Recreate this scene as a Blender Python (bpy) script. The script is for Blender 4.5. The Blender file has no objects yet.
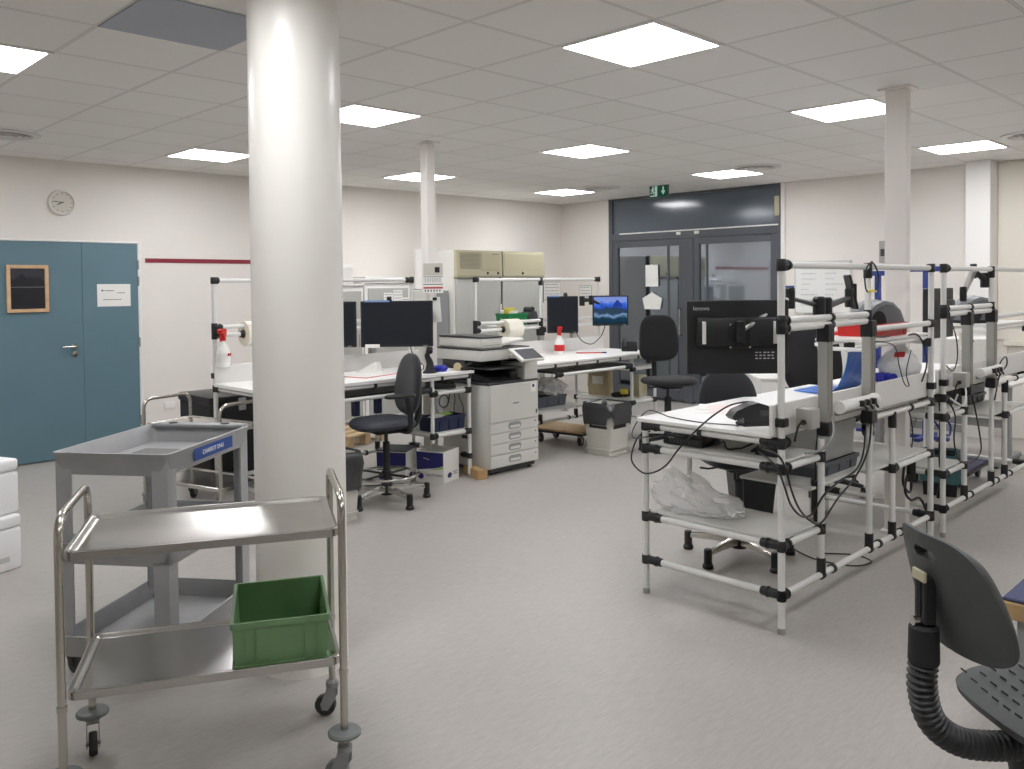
import bpy, bmesh, math, random
from mathutils import Vector, Matrix, Euler
random.seed(7)
SC = bpy.context.scene
COL = SC.collection
PI = math.pi
CEIL = 2.793

# ------------------------------------------------------------------ materials
def lin(c):
    return tuple((x / 12.92 if x <= 0.04045 else ((x + 0.055) / 1.055) ** 2.4) for x in [v / 255.0 for v in c])

def mat(name, rgb, rough=0.5, metal=0.0, var=0.0, scale=20.0, bump=0.0, bscale=80.0, spec=0.5, coat=0.0, sheen=0.0):
    m = bpy.data.materials.new(name); m.use_nodes = True
    nt = m.node_tree; b = nt.nodes['Principled BSDF']
    c = lin(rgb)
    b.inputs['Base Color'].default_value = (*c, 1)
    b.inputs['Roughness'].default_value = rough
    b.inputs['Metallic'].default_value = metal
    b.inputs['Specular IOR Level'].default_value = spec
    b.inputs['Coat Weight'].default_value = coat
    b.inputs['Sheen Weight'].default_value = sheen
    if var or bump:
        tc = nt.nodes.new('ShaderNodeTexCoord')
    if var:
        n = nt.nodes.new('ShaderNodeTexNoise'); n.inputs['Scale'].default_value = scale; n.inputs['Detail'].default_value = 3
        nt.links.new(tc.outputs['Object'], n.inputs['Vector'])
        r = nt.nodes.new('ShaderNodeValToRGB')
        r.color_ramp.elements[0].position = 0.3; r.color_ramp.elements[1].position = 0.7
        r.color_ramp.elements[0].color = (*[x * (1 - var) for x in c], 1)
        r.color_ramp.elements[1].color = (*[min(1, x * (1 + var)) for x in c], 1)
        nt.links.new(n.outputs['Fac'], r.inputs['Fac']); nt.links.new(r.outputs['Color'], b.inputs['Base Color'])
    if bump:
        n2 = nt.nodes.new('ShaderNodeTexNoise'); n2.inputs['Scale'].default_value = bscale; n2.inputs['Detail'].default_value = 4
        nt.links.new(tc.outputs['Object'], n2.inputs['Vector'])
        bp = nt.nodes.new('ShaderNodeBump'); bp.inputs['Strength'].default_value = bump; bp.inputs['Distance'].default_value = 0.01
        nt.links.new(n2.outputs['Fac'], bp.inputs['Height']); nt.links.new(bp.outputs['Normal'], b.inputs['Normal'])
    return m

def emit(name, rgb, strength):
    m = bpy.data.materials.new(name); m.use_nodes = True
    nt = m.node_tree; nt.nodes.remove(nt.nodes['Principled BSDF'])
    e = nt.nodes.new('ShaderNodeEmission'); e.inputs['Color'].default_value = (*lin(rgb), 1); e.inputs['Strength'].default_value = strength
    nt.links.new(e.outputs[0], nt.nodes['Material Output'].inputs['Surface'])
    return m

M = {}
M['wall'] = mat('wall paint', (237, 232, 225), 0.75, var=0.015, scale=1.5, bump=0.03, bscale=250)
M['white_trim'] = mat('white trim', (240, 238, 234), 0.5)
M['pillar'] = mat('pillar paint', (241, 239, 231), 0.3, var=0.012, scale=2.0, bump=0.02, bscale=12)
M['pillar_white'] = mat('white column paint', (238, 233, 227), 0.35)
M['teal'] = mat('teal door laminate', (98, 127, 139), 0.45, var=0.03, scale=3)
M['stripe'] = mat('dark red stripe', (140, 38, 56), 0.6)
M['chrome'] = mat('brushed chrome', (205, 205, 202), 0.18, 1.0)
M['steel'] = mat('stainless sheet', (196, 194, 190), 0.24, 1.0, var=0.05, scale=6, bump=0.02, bscale=40)
M['steel_tube'] = mat('stainless tube', (198, 194, 186), 0.2, 1.0)
M['alu'] = mat('aluminium extrusion', (166, 165, 158), 0.42, 0.35)
M['grey_plastic'] = mat('grey cart plastic', (166, 167, 168), 0.38, var=0.05, scale=12, bump=0.05, bscale=300)
M['mat_dark'] = mat('ribbed dark mat', (112, 110, 108), 0.6, var=0.1, scale=60)
M['blue_label'] = mat('blue label', (38, 78, 150), 0.4)
M['green_crate'] = mat('green crate plastic', (118, 156, 110), 0.45, var=0.04, scale=10)
M['green_bin'] = mat('green bin plastic', (22, 128, 72), 0.4)
M['foam'] = mat('polystyrene foam', (238, 238, 238), 0.8, var=0.02, scale=60, bump=0.25, bscale=160)
M['tube'] = mat('white coated pipe', (228, 228, 224), 0.35)
M['joint'] = mat('black pipe joint', (30, 31, 33), 0.45)
M['desk'] = mat('white desk board', (246, 245, 242), 0.4)
M['board'] = mat('white upstand board', (228, 226, 222), 0.45)
M['shelf'] = mat('light grey shelf board', (214, 213, 208), 0.5)
M['black'] = mat('black plastic', (26, 27, 29), 0.4)
M['black_matte'] = mat('black matte plastic', (30, 31, 33), 0.65)
M['fabric'] = mat('charcoal fabric', (40, 41, 45), 0.95, var=0.12, scale=200, bump=0.3, bscale=400, sheen=0.2)
M['fabric_blk'] = mat('black fabric', (26, 26, 29), 0.95, var=0.12, scale=200, bump=0.3, bscale=400, sheen=0.15)
M['seat_blue'] = mat('worn blue grey seat', (56, 60, 68), 0.6, var=0.15, scale=9)
M['pu'] = mat('dark grey foam shell', (74, 77, 77), 0.55, var=0.05, scale=30, bump=0.08, bscale=150)
M['gaiter'] = mat('black rubber gaiter', (50, 52, 53), 0.42)
M['screen'] = mat('dark screen', (32, 36, 43), 0.28, spec=0.35)
M['mon_back'] = mat('monitor back plastic', (34, 36, 38), 0.42)
M['printer'] = mat('printer light grey', (218, 217, 210), 0.45)
M['printer_dk'] = mat('printer dark grey', (62, 63, 64), 0.5)
M['cream'] = mat('cream cabinet panel', (190, 184, 155), 0.45)
M['cream_vent'] = mat('cabinet grille', (160, 155, 135), 0.55)
M['fridge_white'] = mat('cabinet white enamel', (232, 231, 224), 0.4)
M['fridge_door'] = mat('cabinet grey door', (184, 184, 177), 0.4, 0.05)
M['frame_dark'] = mat('anthracite frame', (84, 88, 94), 0.4)
M['transom'] = mat('dark blue grey panel', (92, 102, 113), 0.12, spec=0.8)
M['paper'] = mat('paper', (240, 239, 234), 0.8)
M['ink'] = mat('dark ink', (60, 60, 64), 0.7)
M['red'] = mat('red plastic', (204, 40, 36), 0.4)
M['red_pen'] = mat('red line', (214, 70, 60), 0.6)
M['pine'] = mat('pine wood', (214, 178, 138), 0.5, var=0.12, scale=14)
M['pallet'] = mat('pallet wood', (196, 170, 132), 0.7, var=0.18, scale=9)
M['plywood'] = mat('plywood', (190, 160, 115), 0.6, var=0.15, scale=10)
M['cardboard'] = mat('cardboard', (186, 150, 104), 0.8, var=0.05, scale=12)
M['box_white'] = mat('white carton', (232, 230, 224), 0.6)
M['navy'] = mat('navy print', (36, 36, 104), 0.5)
M['navy_crate'] = mat('navy crate plastic', (36, 44, 76), 0.45)
M['lime'] = mat('lime print', (150, 190, 90), 0.5)
M['blue_wrap'] = mat('blue cushioning foil', (74, 122, 204), 0.35, bump=0.35, bscale=90)
M['blue_steel'] = mat('blue rack steel', (44, 62, 132), 0.45)
M['blue_glove'] = mat('blue nitrile', (36, 44, 160), 0.45)
M['blue_mat'] = mat('dark blue mat', (72, 78, 108), 0.8)
M['liner'] = mat('black bin liner', (62, 62, 63), 0.25, bump=0.5, bscale=25)
M['bin'] = mat('beige grey bin', (208, 206, 196), 0.5)
M['bin_black'] = mat('black bin', (22, 23, 26), 0.5)
M['grey_metal'] = mat('grey painted metal', (150, 152, 152), 0.45)
M['grey_box'] = mat('grey junction box', (172, 170, 164), 0.5)
M['grey_crate'] = mat('grey crate plastic', (88, 92, 98), 0.5)
M['grey_machine'] = mat('grey dispenser shell', (104, 107, 109), 0.4)
M['light_machine'] = mat('light grey shell', (150, 153, 154), 0.35)
M['carpet_grey'] = mat('grey blue carpet', (92, 92, 112), 0.95, var=0.1, scale=150)
M['rubber'] = mat('grey rubber', (120, 126, 124), 0.6)
M['tyre'] = mat('dark rubber tyre', (58, 58, 58), 0.6)
M['yellow'] = mat('yellow plastic', (224, 206, 70), 0.5)
M['khaki'] = mat('kraft bag', (190, 176, 140), 0.7, var=0.1, scale=20)
M['ceil_grey'] = mat('dark grey ceiling tile', (176, 180, 190), 0.8)
M['vent'] = mat('vent white metal', (226, 224, 220), 0.5)
M['vent_dark'] = mat('vent shadow grey', (172, 170, 166), 0.6)
M['led'] = emit('light panel', (251, 251, 255), 21.0)
M['exit_green'] = emit('exit sign green', (40, 84, 66), .55)
M['exit_white'] = emit('exit sign white', (190, 215, 205), .6)
M['roll'] = mat('paper roll', (236, 232, 216), 0.7)
M['beige_wall'] = mat('cream panel', (232, 226, 214), 0.6)
M['teal_bag'] = mat('teal tinted liner', (66, 104, 108), 0.3, bump=0.4, bscale=25)
M['logo'] = mat('silver print', (214, 214, 214), 0.4)
M['wb'] = mat('whiteboard', (238, 239, 236), 0.2)
M['kraft_dark'] = mat('dark clutter cloth', (44, 42, 34), 0.9)

# translucent plastics
def clear(name, rgb, alpha, rough=0.15, bump=0.5, bscale=18):
    m = mat(name, rgb, rough, bump=bump, bscale=bscale)
    m.node_tree.nodes['Principled BSDF'].inputs['Alpha'].default_value = alpha
    return m
M['clear_bag'] = clear('clear plastic film', (250, 250, 248), 0.45, 0.06, 0.6, 34)
M['white_bag'] = mat('white carrier bag', (240, 240, 238), 0.35, bump=0.6, bscale=22)
M['clear_crate'] = clear('frosted crate plastic', (206, 208, 206), 0.72, 0.3, 0.1)

# reflective door glass at night
M['clear_bag'].node_tree.nodes['Principled BSDF'].inputs['Specular IOR Level'].default_value = 1.0
m = bpy.data.materials.new('night glass'); m.use_nodes = True
b = m.node_tree.nodes['Principled BSDF']
b.inputs['Base Color'].default_value = (0.36, 0.40, 0.46, 1); b.inputs['Metallic'].default_value = 1.0; b.inputs['Roughness'].default_value = 0.045
M['glass'] = m

# floor: grey flecked vinyl sheet
m = bpy.data.materials.new('flecked vinyl'); m.use_nodes = True; nt = m.node_tree; b = nt.nodes['Principled BSDF']
tc = nt.nodes.new('ShaderNodeTexCoord')
mp = nt.nodes.new('ShaderNodeMapping'); mp.inputs['Scale'].default_value = (1.0, 0.16, 1.0); mp.inputs['Rotation'].default_value = (0, 0, 0.0)
nt.links.new(tc.outputs['Object'], mp.inputs['Vector'])
n1 = nt.nodes.new('ShaderNodeTexNoise'); n1.inputs['Scale'].default_value = 70; n1.inputs['Detail'].default_value = 5; n1.inputs['Roughness'].default_value = 0.7
nt.links.new(mp.outputs['Vector'], n1.inputs['Vector'])
n2 = nt.nodes.new('ShaderNodeTexNoise'); n2.inputs['Scale'].default_value = 0.9; n2.inputs['Detail'].default_value = 3
nt.links.new(tc.outputs['Object'], n2.inputs['Vector'])
r = nt.nodes.new('ShaderNodeValToRGB'); e = r.color_ramp.elements
e[0].position = 0.28; e[0].color = (*lin((172, 168, 162)), 1); e[1].position = 0.72; e[1].color = (*lin((190, 185, 179)), 1)
nt.links.new(n1.outputs['Fac'], r.inputs['Fac'])
mx = nt.nodes.new('ShaderNodeMix'); mx.data_type = 'RGBA'; mx.blend_type = 'MULTIPLY'; mx.inputs['Factor'].default_value = 0.16
nt.links.new(r.outputs['Color'], mx.inputs['A']); nt.links.new(n2.outputs['Color'], mx.inputs['B'])
hs = nt.nodes.new('ShaderNodeRGBToBW'); nt.links.new(n2.outputs['Color'], hs.inputs['Color']); nt.links.new(hs.outputs['Val'], mx.inputs['B'])
nt.links.new(mx.outputs['Result'], b.inputs['Base Color'])
mr = nt.nodes.new('ShaderNodeMapRange'); mr.inputs['To Min'].default_value = 0.34; mr.inputs['To Max'].default_value = 0.5
nt.links.new(n2.outputs['Fac'], mr.inputs['Value']); nt.links.new(mr.outputs['Result'], b.inputs['Roughness'])
b.inputs['Specular IOR Level'].default_value = 0.4
bp = nt.nodes.new('ShaderNodeBump'); bp.inputs['Strength'].default_value = 0.015; bp.inputs['Distance'].default_value = 0.001
nt.links.new(n1.outputs['Fac'], bp.inputs['Height']); nt.links.new(bp.outputs['Normal'], b.inputs['Normal'])
M['floor'] = m

# ceiling: 600 mm tiles in a white grid
TX, TY = -2.615 - 0.3, 3.52 - 0.3        # a grid crossing
m = bpy.data.materials.new('mineral tile ceiling'); m.use_nodes = True; nt = m.node_tree; b = nt.nodes['Principled BSDF']
tc = nt.nodes.new('ShaderNodeTexCoord'); sx = nt.nodes.new('ShaderNodeSeparateXYZ'); nt.links.new(tc.outputs['Object'], sx.inputs[0])
def mnode(op, a, bb=None, c=None):
    n = nt.nodes.new('ShaderNodeMath'); n.operation = op
    for i, v in enumerate((a, bb, c)):
        if v is None: continue
        if isinstance(v, (int, float)): n.inputs[i].default_value = v
        else: nt.links.new(v, n.inputs[i])
    return n.outputs[0]
def gridmask(out, off, half):
    a = mnode('ADD', out, -off + 60.0)
    a = mnode('MODULO', a, 0.6)
    a = mnode('ABSOLUTE', mnode('SUBTRACT', a, 0.3))
    return mnode('GREATER_THAN', a, 0.3 - half)
mk = mnode('MAXIMUM', gridmask(sx.outputs['X'], TX, 0.006), gridmask(sx.outputs['Y'], TY, 0.006))
recess_shade = mnode('MAXIMUM', gridmask(sx.outputs['X'], TX, 0.010), gridmask(sx.outputs['Y'], TY, 0.010))  # darker bar edges: the recess shadow painted into the tile colour
# tile-to-tile tone
fl = nt.nodes.new('ShaderNodeVectorMath'); fl.operation = 'MULTIPLY_ADD'; fl.inputs[1].default_value = (1 / 0.6,) * 3; fl.inputs[2].default_value = (-TX / 0.6, -TY / 0.6, 0)
nt.links.new(tc.outputs['Object'], fl.inputs[0])
f2 = nt.nodes.new('ShaderNodeVectorMath'); f2.operation = 'FLOOR'; nt.links.new(fl.outputs[0], f2.inputs[0])
wn = nt.nodes.new('ShaderNodeTexWhiteNoise'); wn.noise_dimensions = '2D'; nt.links.new(f2.outputs[0], wn.inputs['Vector'])
tr = nt.nodes.new('ShaderNodeValToRGB'); tr.color_ramp.elements[0].color = (*lin((236, 234, 229)), 1); tr.color_ramp.elements[1].color = (*lin((240, 238, 233)), 1)
nt.links.new(wn.outputs['Value'], tr.inputs['Fac'])
mxa = nt.nodes.new('ShaderNodeMix'); mxa.data_type = 'RGBA'; nt.links.new(recess_shade, mxa.inputs['Factor']); nt.links.new(tr.outputs['Color'], mxa.inputs['A']); mxa.inputs['B'].default_value = (*lin((196, 193, 188)), 1)
mxb = nt.nodes.new('ShaderNodeMix'); mxb.data_type = 'RGBA'; nt.links.new(mk, mxb.inputs['Factor']); nt.links.new(mxa.outputs['Result'], mxb.inputs['A']); mxb.inputs['B'].default_value = (*lin((226, 224, 219)), 1)
nt.links.new(mxb.outputs['Result'], b.inputs['Base Color']); b.inputs['Roughness'].default_value = 0.85
M['ceiling'] = m

# ------------------------------------------------------------------ mesh builder
class MB:
    def __init__(s): s.bm = bmesh.new()
    def box(s, x0, y0, z0, x1, y1, z1, bev=0.0, seg=1, mtx=None):
        c = Vector(((x0 + x1) / 2, (y0 + y1) / 2, (z0 + z1) / 2))
        d = Vector((abs(x1 - x0), abs(y1 - y0), abs(z1 - z0)))
        r = bmesh.ops.create_cube(s.bm, size=1.0, matrix=Matrix.Translation(c) @ Matrix.Diagonal((*d, 1)))
        vs = r['verts']
        if mtx is not None: bmesh.ops.transform(s.bm, matrix=mtx, verts=vs)
        if bev > 0:
            bev = min(bev, min(d) * 0.45)
            es = list({e for v in vs for e in v.link_edges})
            bmesh.ops.bevel(s.bm, geom=es, offset=bev, segments=seg, profile=0.5, affect='EDGES')
        return s
    def cbox(s, c, d, bev=0.0, seg=1, rot=None):
        mt = Matrix.Translation(Vector(c)) @ (Euler(rot).to_matrix().to_4x4() if rot is not None else Matrix.Identity(4))
        return s.box(-d[0] / 2, -d[1] / 2, -d[2] / 2, d[0] / 2, d[1] / 2, d[2] / 2, bev, seg, mt)
    def cyl(s, p0, p1, r0, r1=None, seg=16, cap=True):
        p0, p1 = Vector(p0), Vector(p1); r1 = r0 if r1 is None else r1
        return s.tube([p0, p1], [r0, r1], seg, cap)
    def tube(s, pts, r, seg=10, cap=True, closed=False):
        pts = [Vector(p) for p in pts]; n = len(pts)
        rs = r if isinstance(r, (list, tuple)) else [r] * n
        tang = []
        for i in range(n):
            if closed: t = pts[(i + 1) % n] - pts[i - 1]
            else: t = pts[min(i + 1, n - 1)] - pts[max(i - 1, 0)]
            tang.append(t.normalized() if t.length > 1e-9 else Vector((0, 0, 1)))
        up = Vector((0, 0, 1)) if abs(tang[0].z) < 0.9 else Vector((1, 0, 0))
        nrm = (up - tang[0] * up.dot(tang[0])).normalized()
        rings = []
        for i in range(n):
            if i: 
                nrm = nrm - tang[i] * nrm.dot(tang[i])
                nrm = nrm.normalized() if nrm.length > 1e-6 else tang[i].orthogonal().normalized()
            bn = tang[i].cross(nrm)
            rings.append([s.bm.verts.new(pts[i] + (nrm * math.cos(2 * PI * k / seg) + bn * math.sin(2 * PI * k / seg)) * rs[i]) for k in range(seg)])
        for i in range(n if closed else n - 1):
            a, b2 = rings[i], rings[(i + 1) % n]
            for k in range(seg):
                s.bm.faces.new((a[k], a[(k + 1) % seg], b2[(k + 1) % seg], b2[k]))
        if cap and not closed:
            s.bm.faces.new(list(reversed(rings[0]))); s.bm.faces.new(rings[-1])
        return s
    def lathe(s, prof, c=(0, 0, 0), axis='Z', seg=24, cap=True):
        c = Vector(c); rings = []
        for (r, h) in prof:
            ring = []
            for k in range(seg):
                a = 2 * PI * k / seg; x, y = max(r, 1e-4) * math.cos(a), max(r, 1e-4) * math.sin(a)
                p = {'Z': (x, y, h), 'X': (h, x, y), 'Y': (y, h, x)}[axis]
                ring.append(s.bm.verts.new(c + Vector(p)))
            rings.append(ring)
        for i in range(len(rings) - 1):
            for k in range(seg):
                s.bm.faces.new((rings[i][k], rings[i][(k + 1) % seg], rings[i + 1][(k + 1) % seg], rings[i + 1][k]))
        if cap:
            s.bm.faces.new(list(reversed(rings[0]))); s.bm.faces.new(rings[-1])
        return s
    def prism(s, poly, h0, h1, mtx=None):
        lo = [s.bm.verts.new((x, y, h0)) for x, y in poly]; hi = [s.bm.verts.new((x, y, h1)) for x, y in poly]
        n = len(poly)
        s.bm.faces.new(list(reversed(lo))); s.bm.faces.new(hi)
        for k in range(n): s.bm.faces.new((lo[k], lo[(k + 1) % n], hi[(k + 1) % n], hi[k]))
        if mtx is not None: bmesh.ops.transform(s.bm, matrix=mtx, verts=lo + hi)
        return s
    def ring_prism(s, outer, inner, h0, h1):
        # outer / inner: same-count loops
        n = len(outer)
        def v(p, h): return s.bm.verts.new((p[0], p[1], h))
        ol, oh = [v(p, h0) for p in outer], [v(p, h1) for p in outer]
        il, ih = [v(p, h0) for p in inner], [v(p, h1) for p in inner]
        for k in range(n):
            j = (k + 1) % n
            s.bm.faces.new((ol[k], ol[j], oh[j], oh[k])); s.bm.faces.new((il[j], il[k], ih[k], ih[j]))
            s.bm.faces.new((oh[k], oh[j], ih[j], ih[k])); s.bm.faces.new((ol[j], ol[k], il[k], il[j]))
        return s
    def sphere(s, c, r, u=16, v=10, scale=(1, 1, 1)):
        bmesh.ops.create_uvsphere(s.bm, u_segments=u, v_segments=v, radius=r, matrix=Matrix.Translation(Vector(c)) @ Matrix.Diagonal((*scale, 1)))
        return s
    def grid(s, fn, nu, nv, thick=None, closed_u=False):
        g = [[s.bm.verts.new(fn(i / (nu if closed_u else nu), j / nv)) for j in range(nv + 1)] for i in range(nu if closed_u else nu + 1)]
        for i in range(nu):
            for j in range(nv):
                a = g[i]; b2 = g[(i + 1) % len(g)]
                s.bm.faces.new((a[j], b2[j], b2[j + 1], a[j + 1]))
        return s
    def open_box(s, w, d, h, t, z=0.0, taper=0.0, cx=0.0, cy=0.0, floor_t=None):
        # open crate: w along x, d along y; taper = how much smaller each side is at the bottom
        ft = t if floor_t is None else floor_t
        def loop(hw, hd, z): return [s.bm.verts.new((cx + sx_ * hw, cy + sy_ * hd, z)) for sx_, sy_ in ((-1, -1), (1, -1), (1, 1), (-1, 1))]
        L = [loop(w / 2 - taper, d / 2 - taper, z), loop(w / 2, d / 2, z + h), loop(w / 2 - t, d / 2 - t, z + h), loop(w / 2 - t - taper, d / 2 - t - taper, z + ft)]
        for a, b2 in zip(L[:-1], L[1:]):
            for k in range(4): s.bm.faces.new((a[k], a[(k + 1) % 4], b2[(k + 1) % 4], b2[k]))
        s.bm.faces.new(list(reversed(L[0]))); s.bm.faces.new(L[3])
        return s
    def move(s, mtx): bmesh.ops.transform(s.bm, matrix=mtx, verts=s.bm.verts[:]); return s
    def build(s, name, material, parent=None, loc=None, rotz=0.0, smooth=True, angle=0.6):
        bmesh.ops.recalc_face_normals(s.bm, faces=s.bm.faces[:])
        me = bpy.data.meshes.new(name); s.bm.to_mesh(me); s.bm.free()
        if isinstance(material, str): material = M[material]
        me.materials.append(material)
        if smooth:
            for p in me.polygons: p.use_smooth = True
            me.set_sharp_from_angle(angle=angle)
        o = bpy.data.objects.new(name, me); COL.objects.link(o)
        if parent is not None: o.parent = parent
        if loc is not None: o.location = loc
        if rotz: o.rotation_euler.z = rotz
        return o

def catmull(pts, n=6, closed=False):
    P = [Vector(p) for p in pts]; out = []; m = len(P)
    rng = range(m if closed else m - 1)
    for i in rng:
        if closed: p0, p1, p2, p3 = P[i - 1], P[i], P[(i + 1) % m], P[(i + 2) % m]
        else: p0, p1, p2, p3 = P[max(i - 1, 0)], P[i], P[i + 1], P[min(i + 2, m - 1)]
        for k in range(n):
            t = k / n
            out.append(0.5 * ((2 * p1) + (p2 - p0) * t + (2 * p0 - 5 * p1 + 4 * p2 - p3) * t * t + (3 * p1 - p0 - 3 * p2 + p3) * t ** 3))
    if not closed: out.append(P[-1])
    return out

def fillet(pts, r, n=6):
    P = [Vector(p) for p in pts]; out = [P[0]]
    for i in range(1, len(P) - 1):
        a, b2, c = P[i - 1], P[i], P[i + 1]
        u, v = (a - b2), (c - b2); rr = min(r, u.length * 0.49, v.length * 0.49)
        s0, s1 = b2 + u.normalized() * rr, b2 + v.normalized() * rr
        for k in range(n + 1):
            t = k / n; out.append(s0 * (1 - t) ** 2 + b2 * 2 * t * (1 - t) + s1 * t * t)
    out.append(P[-1]); return out

def rrect(w, h, r, n=5, cx=0.0, cy=0.0):
    out = []
    for (sx_, sy_, a0) in ((1, 1, 0), (-1, 1, 90), (-1, -1, 180), (1, -1, 270)):
        for k in range(n + 1):
            a = math.radians(a0 + 90 * k / n)
            out.append((cx + sx_ * (w / 2 - r) + r * math.cos(a), cy + sy_ * (h / 2 - r) + r * math.sin(a)))
    return out

def tag(o, label=None, cat=None, group=None, kind=None):
    if label: o['label'] = label
    if cat: o['category'] = cat
    if group: o['group'] = group
    if kind: o['kind'] = kind
    return o

def thing(name, label, cat, loc=(0, 0, 0), rotz=0.0, group=None, kind=None):
    o = bpy.data.objects.new(name, None); COL.objects.link(o); o.empty_display_size = 0.05
    o.location = loc; o.rotation_euler = (0, 0, rotz)
    return tag(o, label, cat, group, kind)

def copy_tree(o, loc=None, rotz=None, label=None, group=None, parent=None):
    c = o.copy(); COL.objects.link(c)
    if parent is not None: c.parent = parent
    for ch in list(o.children): copy_tree(ch, parent=c)
    if loc is not None: c.location = loc
    if rotz is not None: c.rotation_euler.z = rotz
    if label: c['label'] = label
    if group: c['group'] = group
    return c

def text(name, s, size, material, parent, loc, rot, align='CENTER', ext=0.0006):
    cu = bpy.data.curves.new(name, 'FONT'); cu.body = s; cu.size = size; cu.align_x = align; cu.align_y = 'CENTER'; cu.extrude = ext
    cu.materials.append(M[material] if isinstance(material, str) else material)
    tmp = bpy.data.objects.new(name, cu); COL.objects.link(tmp)
    me = bpy.data.meshes.new_from_object(tmp.evaluated_get(bpy.context.evaluated_depsgraph_get()))
    bpy.data.objects.remove(tmp); bpy.data.curves.remove(cu)
    me.name = name
    o = bpy.data.objects.new(name, me); COL.objects.link(o); o.parent = parent; o.location = loc; o.rotation_euler = rot
    return o

def structure(o): o['kind'] = 'structure'; return o
# ------------------------------------------------------------------ setting
WX, WY, RX, FY = -8.62, 9.6, 3.0, -2.6
structure(MB().box(WX - .2, FY - .2, -.12, RX + .2, WY + .2, 0).build('floor', 'floor'))
structure(MB().box(WX - .2, FY - .2, CEIL, RX + .2, WY + .2, CEIL + .12).build('ceiling', 'ceiling'))
structure(MB().box(WX - .2, FY - .2, 0, WX, WY + .2, CEIL).build('wall_left', 'wall'))
DX0, DX1 = -7.70, -5.045
wb = MB().box(WX, WY, 0, DX0, WY + .2, CEIL).box(DX1, WY, 0, RX, WY + .2, CEIL)
structure(wb.build('wall_back', 'wall'))
structure(MB().box(RX, FY - .2, 0, RX + .2, WY + .2, CEIL).build('wall_right', 'wall'))
structure(MB().box(WX, FY - .2, 0, RX, FY, CEIL).build('wall_front', 'wall'))
structure(MB().box(DX1, WY - .035, 0, DX1 + .05, WY, CEIL, .003).build('trim_6', 'white_trim'))
structure(MB().box(WX, 3.43, 0, WX + .014, WY, .08, .004).build('baseboard_left', 'grey_metal'))
structure(MB().box(DX1 + .02, WY - .014, 0, -2.93, WY, .08, .004).build('baseboard_back', 'grey_metal'))
structure(MB().box(WX, 3.385, 1.85, WX + .006, 5.35, 1.893).build('trim_1', 'stripe'))
structure(MB().box(-2.915, 9.35, 0, -2.685, WY, CEIL, .004).build('trim_2', 'white_trim'))
t3 = MB().box(-2.62, WY - .05, .93, RX - .02, WY, .99, .006)
for x in (-2.60, -2.36, -1.5, -.6): t3.box(x - .012, WY - .018, 0, x + .012, WY, CEIL, .003)
structure(t3.build('trim_3', 'beige_wall'))
structure(MB().box(-2.915 + .232, WY - .02, .99, -2.35, WY, CEIL - .02, .004).build('trim_4', 'beige_wall'))

# big round column and two slim ones
structure(MB().lathe([(.188, 0), (.188, CEIL)], (-3.19, 1.885, 0), seg=64).build('pillar', 'pillar'))
def slim(x, y, wx, wy):
    m_ = MB().box(x - wx / 2, y - wy / 2, 0, x + wx / 2, y + wy / 2, CEIL - .012, .004)
    m_.box(x - wx / 2 - .035, y - wy / 2 - .03, CEIL - .012, x + wx / 2 + .035, y + wy / 2 + .03, CEIL, .002).box(x - wx / 2 - .02, y - wy / 2 - .02, 0, x + wx / 2 + .02, y + wy / 2 + .02, .02, .004)
    structure(m_.build('pillar', 'pillar_white'))
slim(-2.10, 5.478, .132, .07); slim(-5.585, 4.545, .09, .09)

# teal double door in the left wall
d1 = structure(thing('door_1', None, None, (WX, 0, 0)))
MB().box(.0, 1.83, .012, .04, 2.777, 2.03, .002).build('leaf', 'teal', d1)
MB().box(.0, 2.7785, .012, .04, 3.295, 2.03, .003).build('leaf', 'teal', d1)
fr = MB().box(0, 3.299, 0, .03, 3.335, 2.05, .004).box(0, 1.78, 0, .03, 1.826, 2.05, .004).box(0, 1.826, 2.033, .03, 3.299, 2.05, .004)
fr.build('door_frame', 'white_trim', d1)
for z in (.25, 1.02, 1.62, 1.78):
    MB().cyl((.05, 3.297, z), (.05, 3.297, z + .09), .009).build('hinge', 'grey_metal', d1)
hd = MB().lathe([(.026, 0), (.026, .008), (.024, .01)], (.04, 2.70, 1.055), 'X', 20)
hd.tube(fillet([(.04, 2.70, 1.055), (.095, 2.70, 1.055), (.095, 2.58, 1.055)], .02), .0095, 12)
hd.build('handle', 'steel_tube', d1)
MB().lathe([(.026, 0), (.026, .008), (.008, .009), (.006, .012)], (.04, 2.70, .985), 'X', 20).build('lock_escutcheon', 'steel_tube', d1)

# framed picture on the door, landscape shapes only
pf = thing('picture_frame', 'pale wood picture frame holding a dark landscape print, hung on teal door', 'picture', (WX + .042, 2.312, 1.60))
f = MB(); W_, H_ = .345, .43
f.box(0, -W_ / 2, -H_ / 2, .022, -W_ / 2 + .032, H_ / 2, .003).box(0, W_ / 2 - .032, -H_ / 2, .022, W_ / 2, H_ / 2, .003)
f.box(0, -W_ / 2 + .032, H_ / 2 - .032, .022, W_ / 2 - .032, H_ / 2, .003).box(0, -W_ / 2 + .032, -H_ / 2, .022, W_ / 2 - .032, -H_ / 2 + .032, .003)
f.build('frame', 'pine', pf)
pm = bpy.data.materials.new('dark landscape print'); pm.use_nodes = True; nt = pm.node_tree; b = nt.nodes['Principled BSDF']; b.inputs['Roughness'].default_value = .18
tc = nt.nodes.new('ShaderNodeTexCoord'); sp = nt.nodes.new('ShaderNodeSeparateXYZ'); nt.links.new(tc.outputs['Object'], sp.inputs[0])
nz = nt.nodes.new('ShaderNodeTexNoise'); nz.inputs['Scale'].default_value = 9; nz.inputs['Detail'].default_value = 6; nt.links.new(tc.outputs['Object'], nz.inputs['Vector'])
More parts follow.
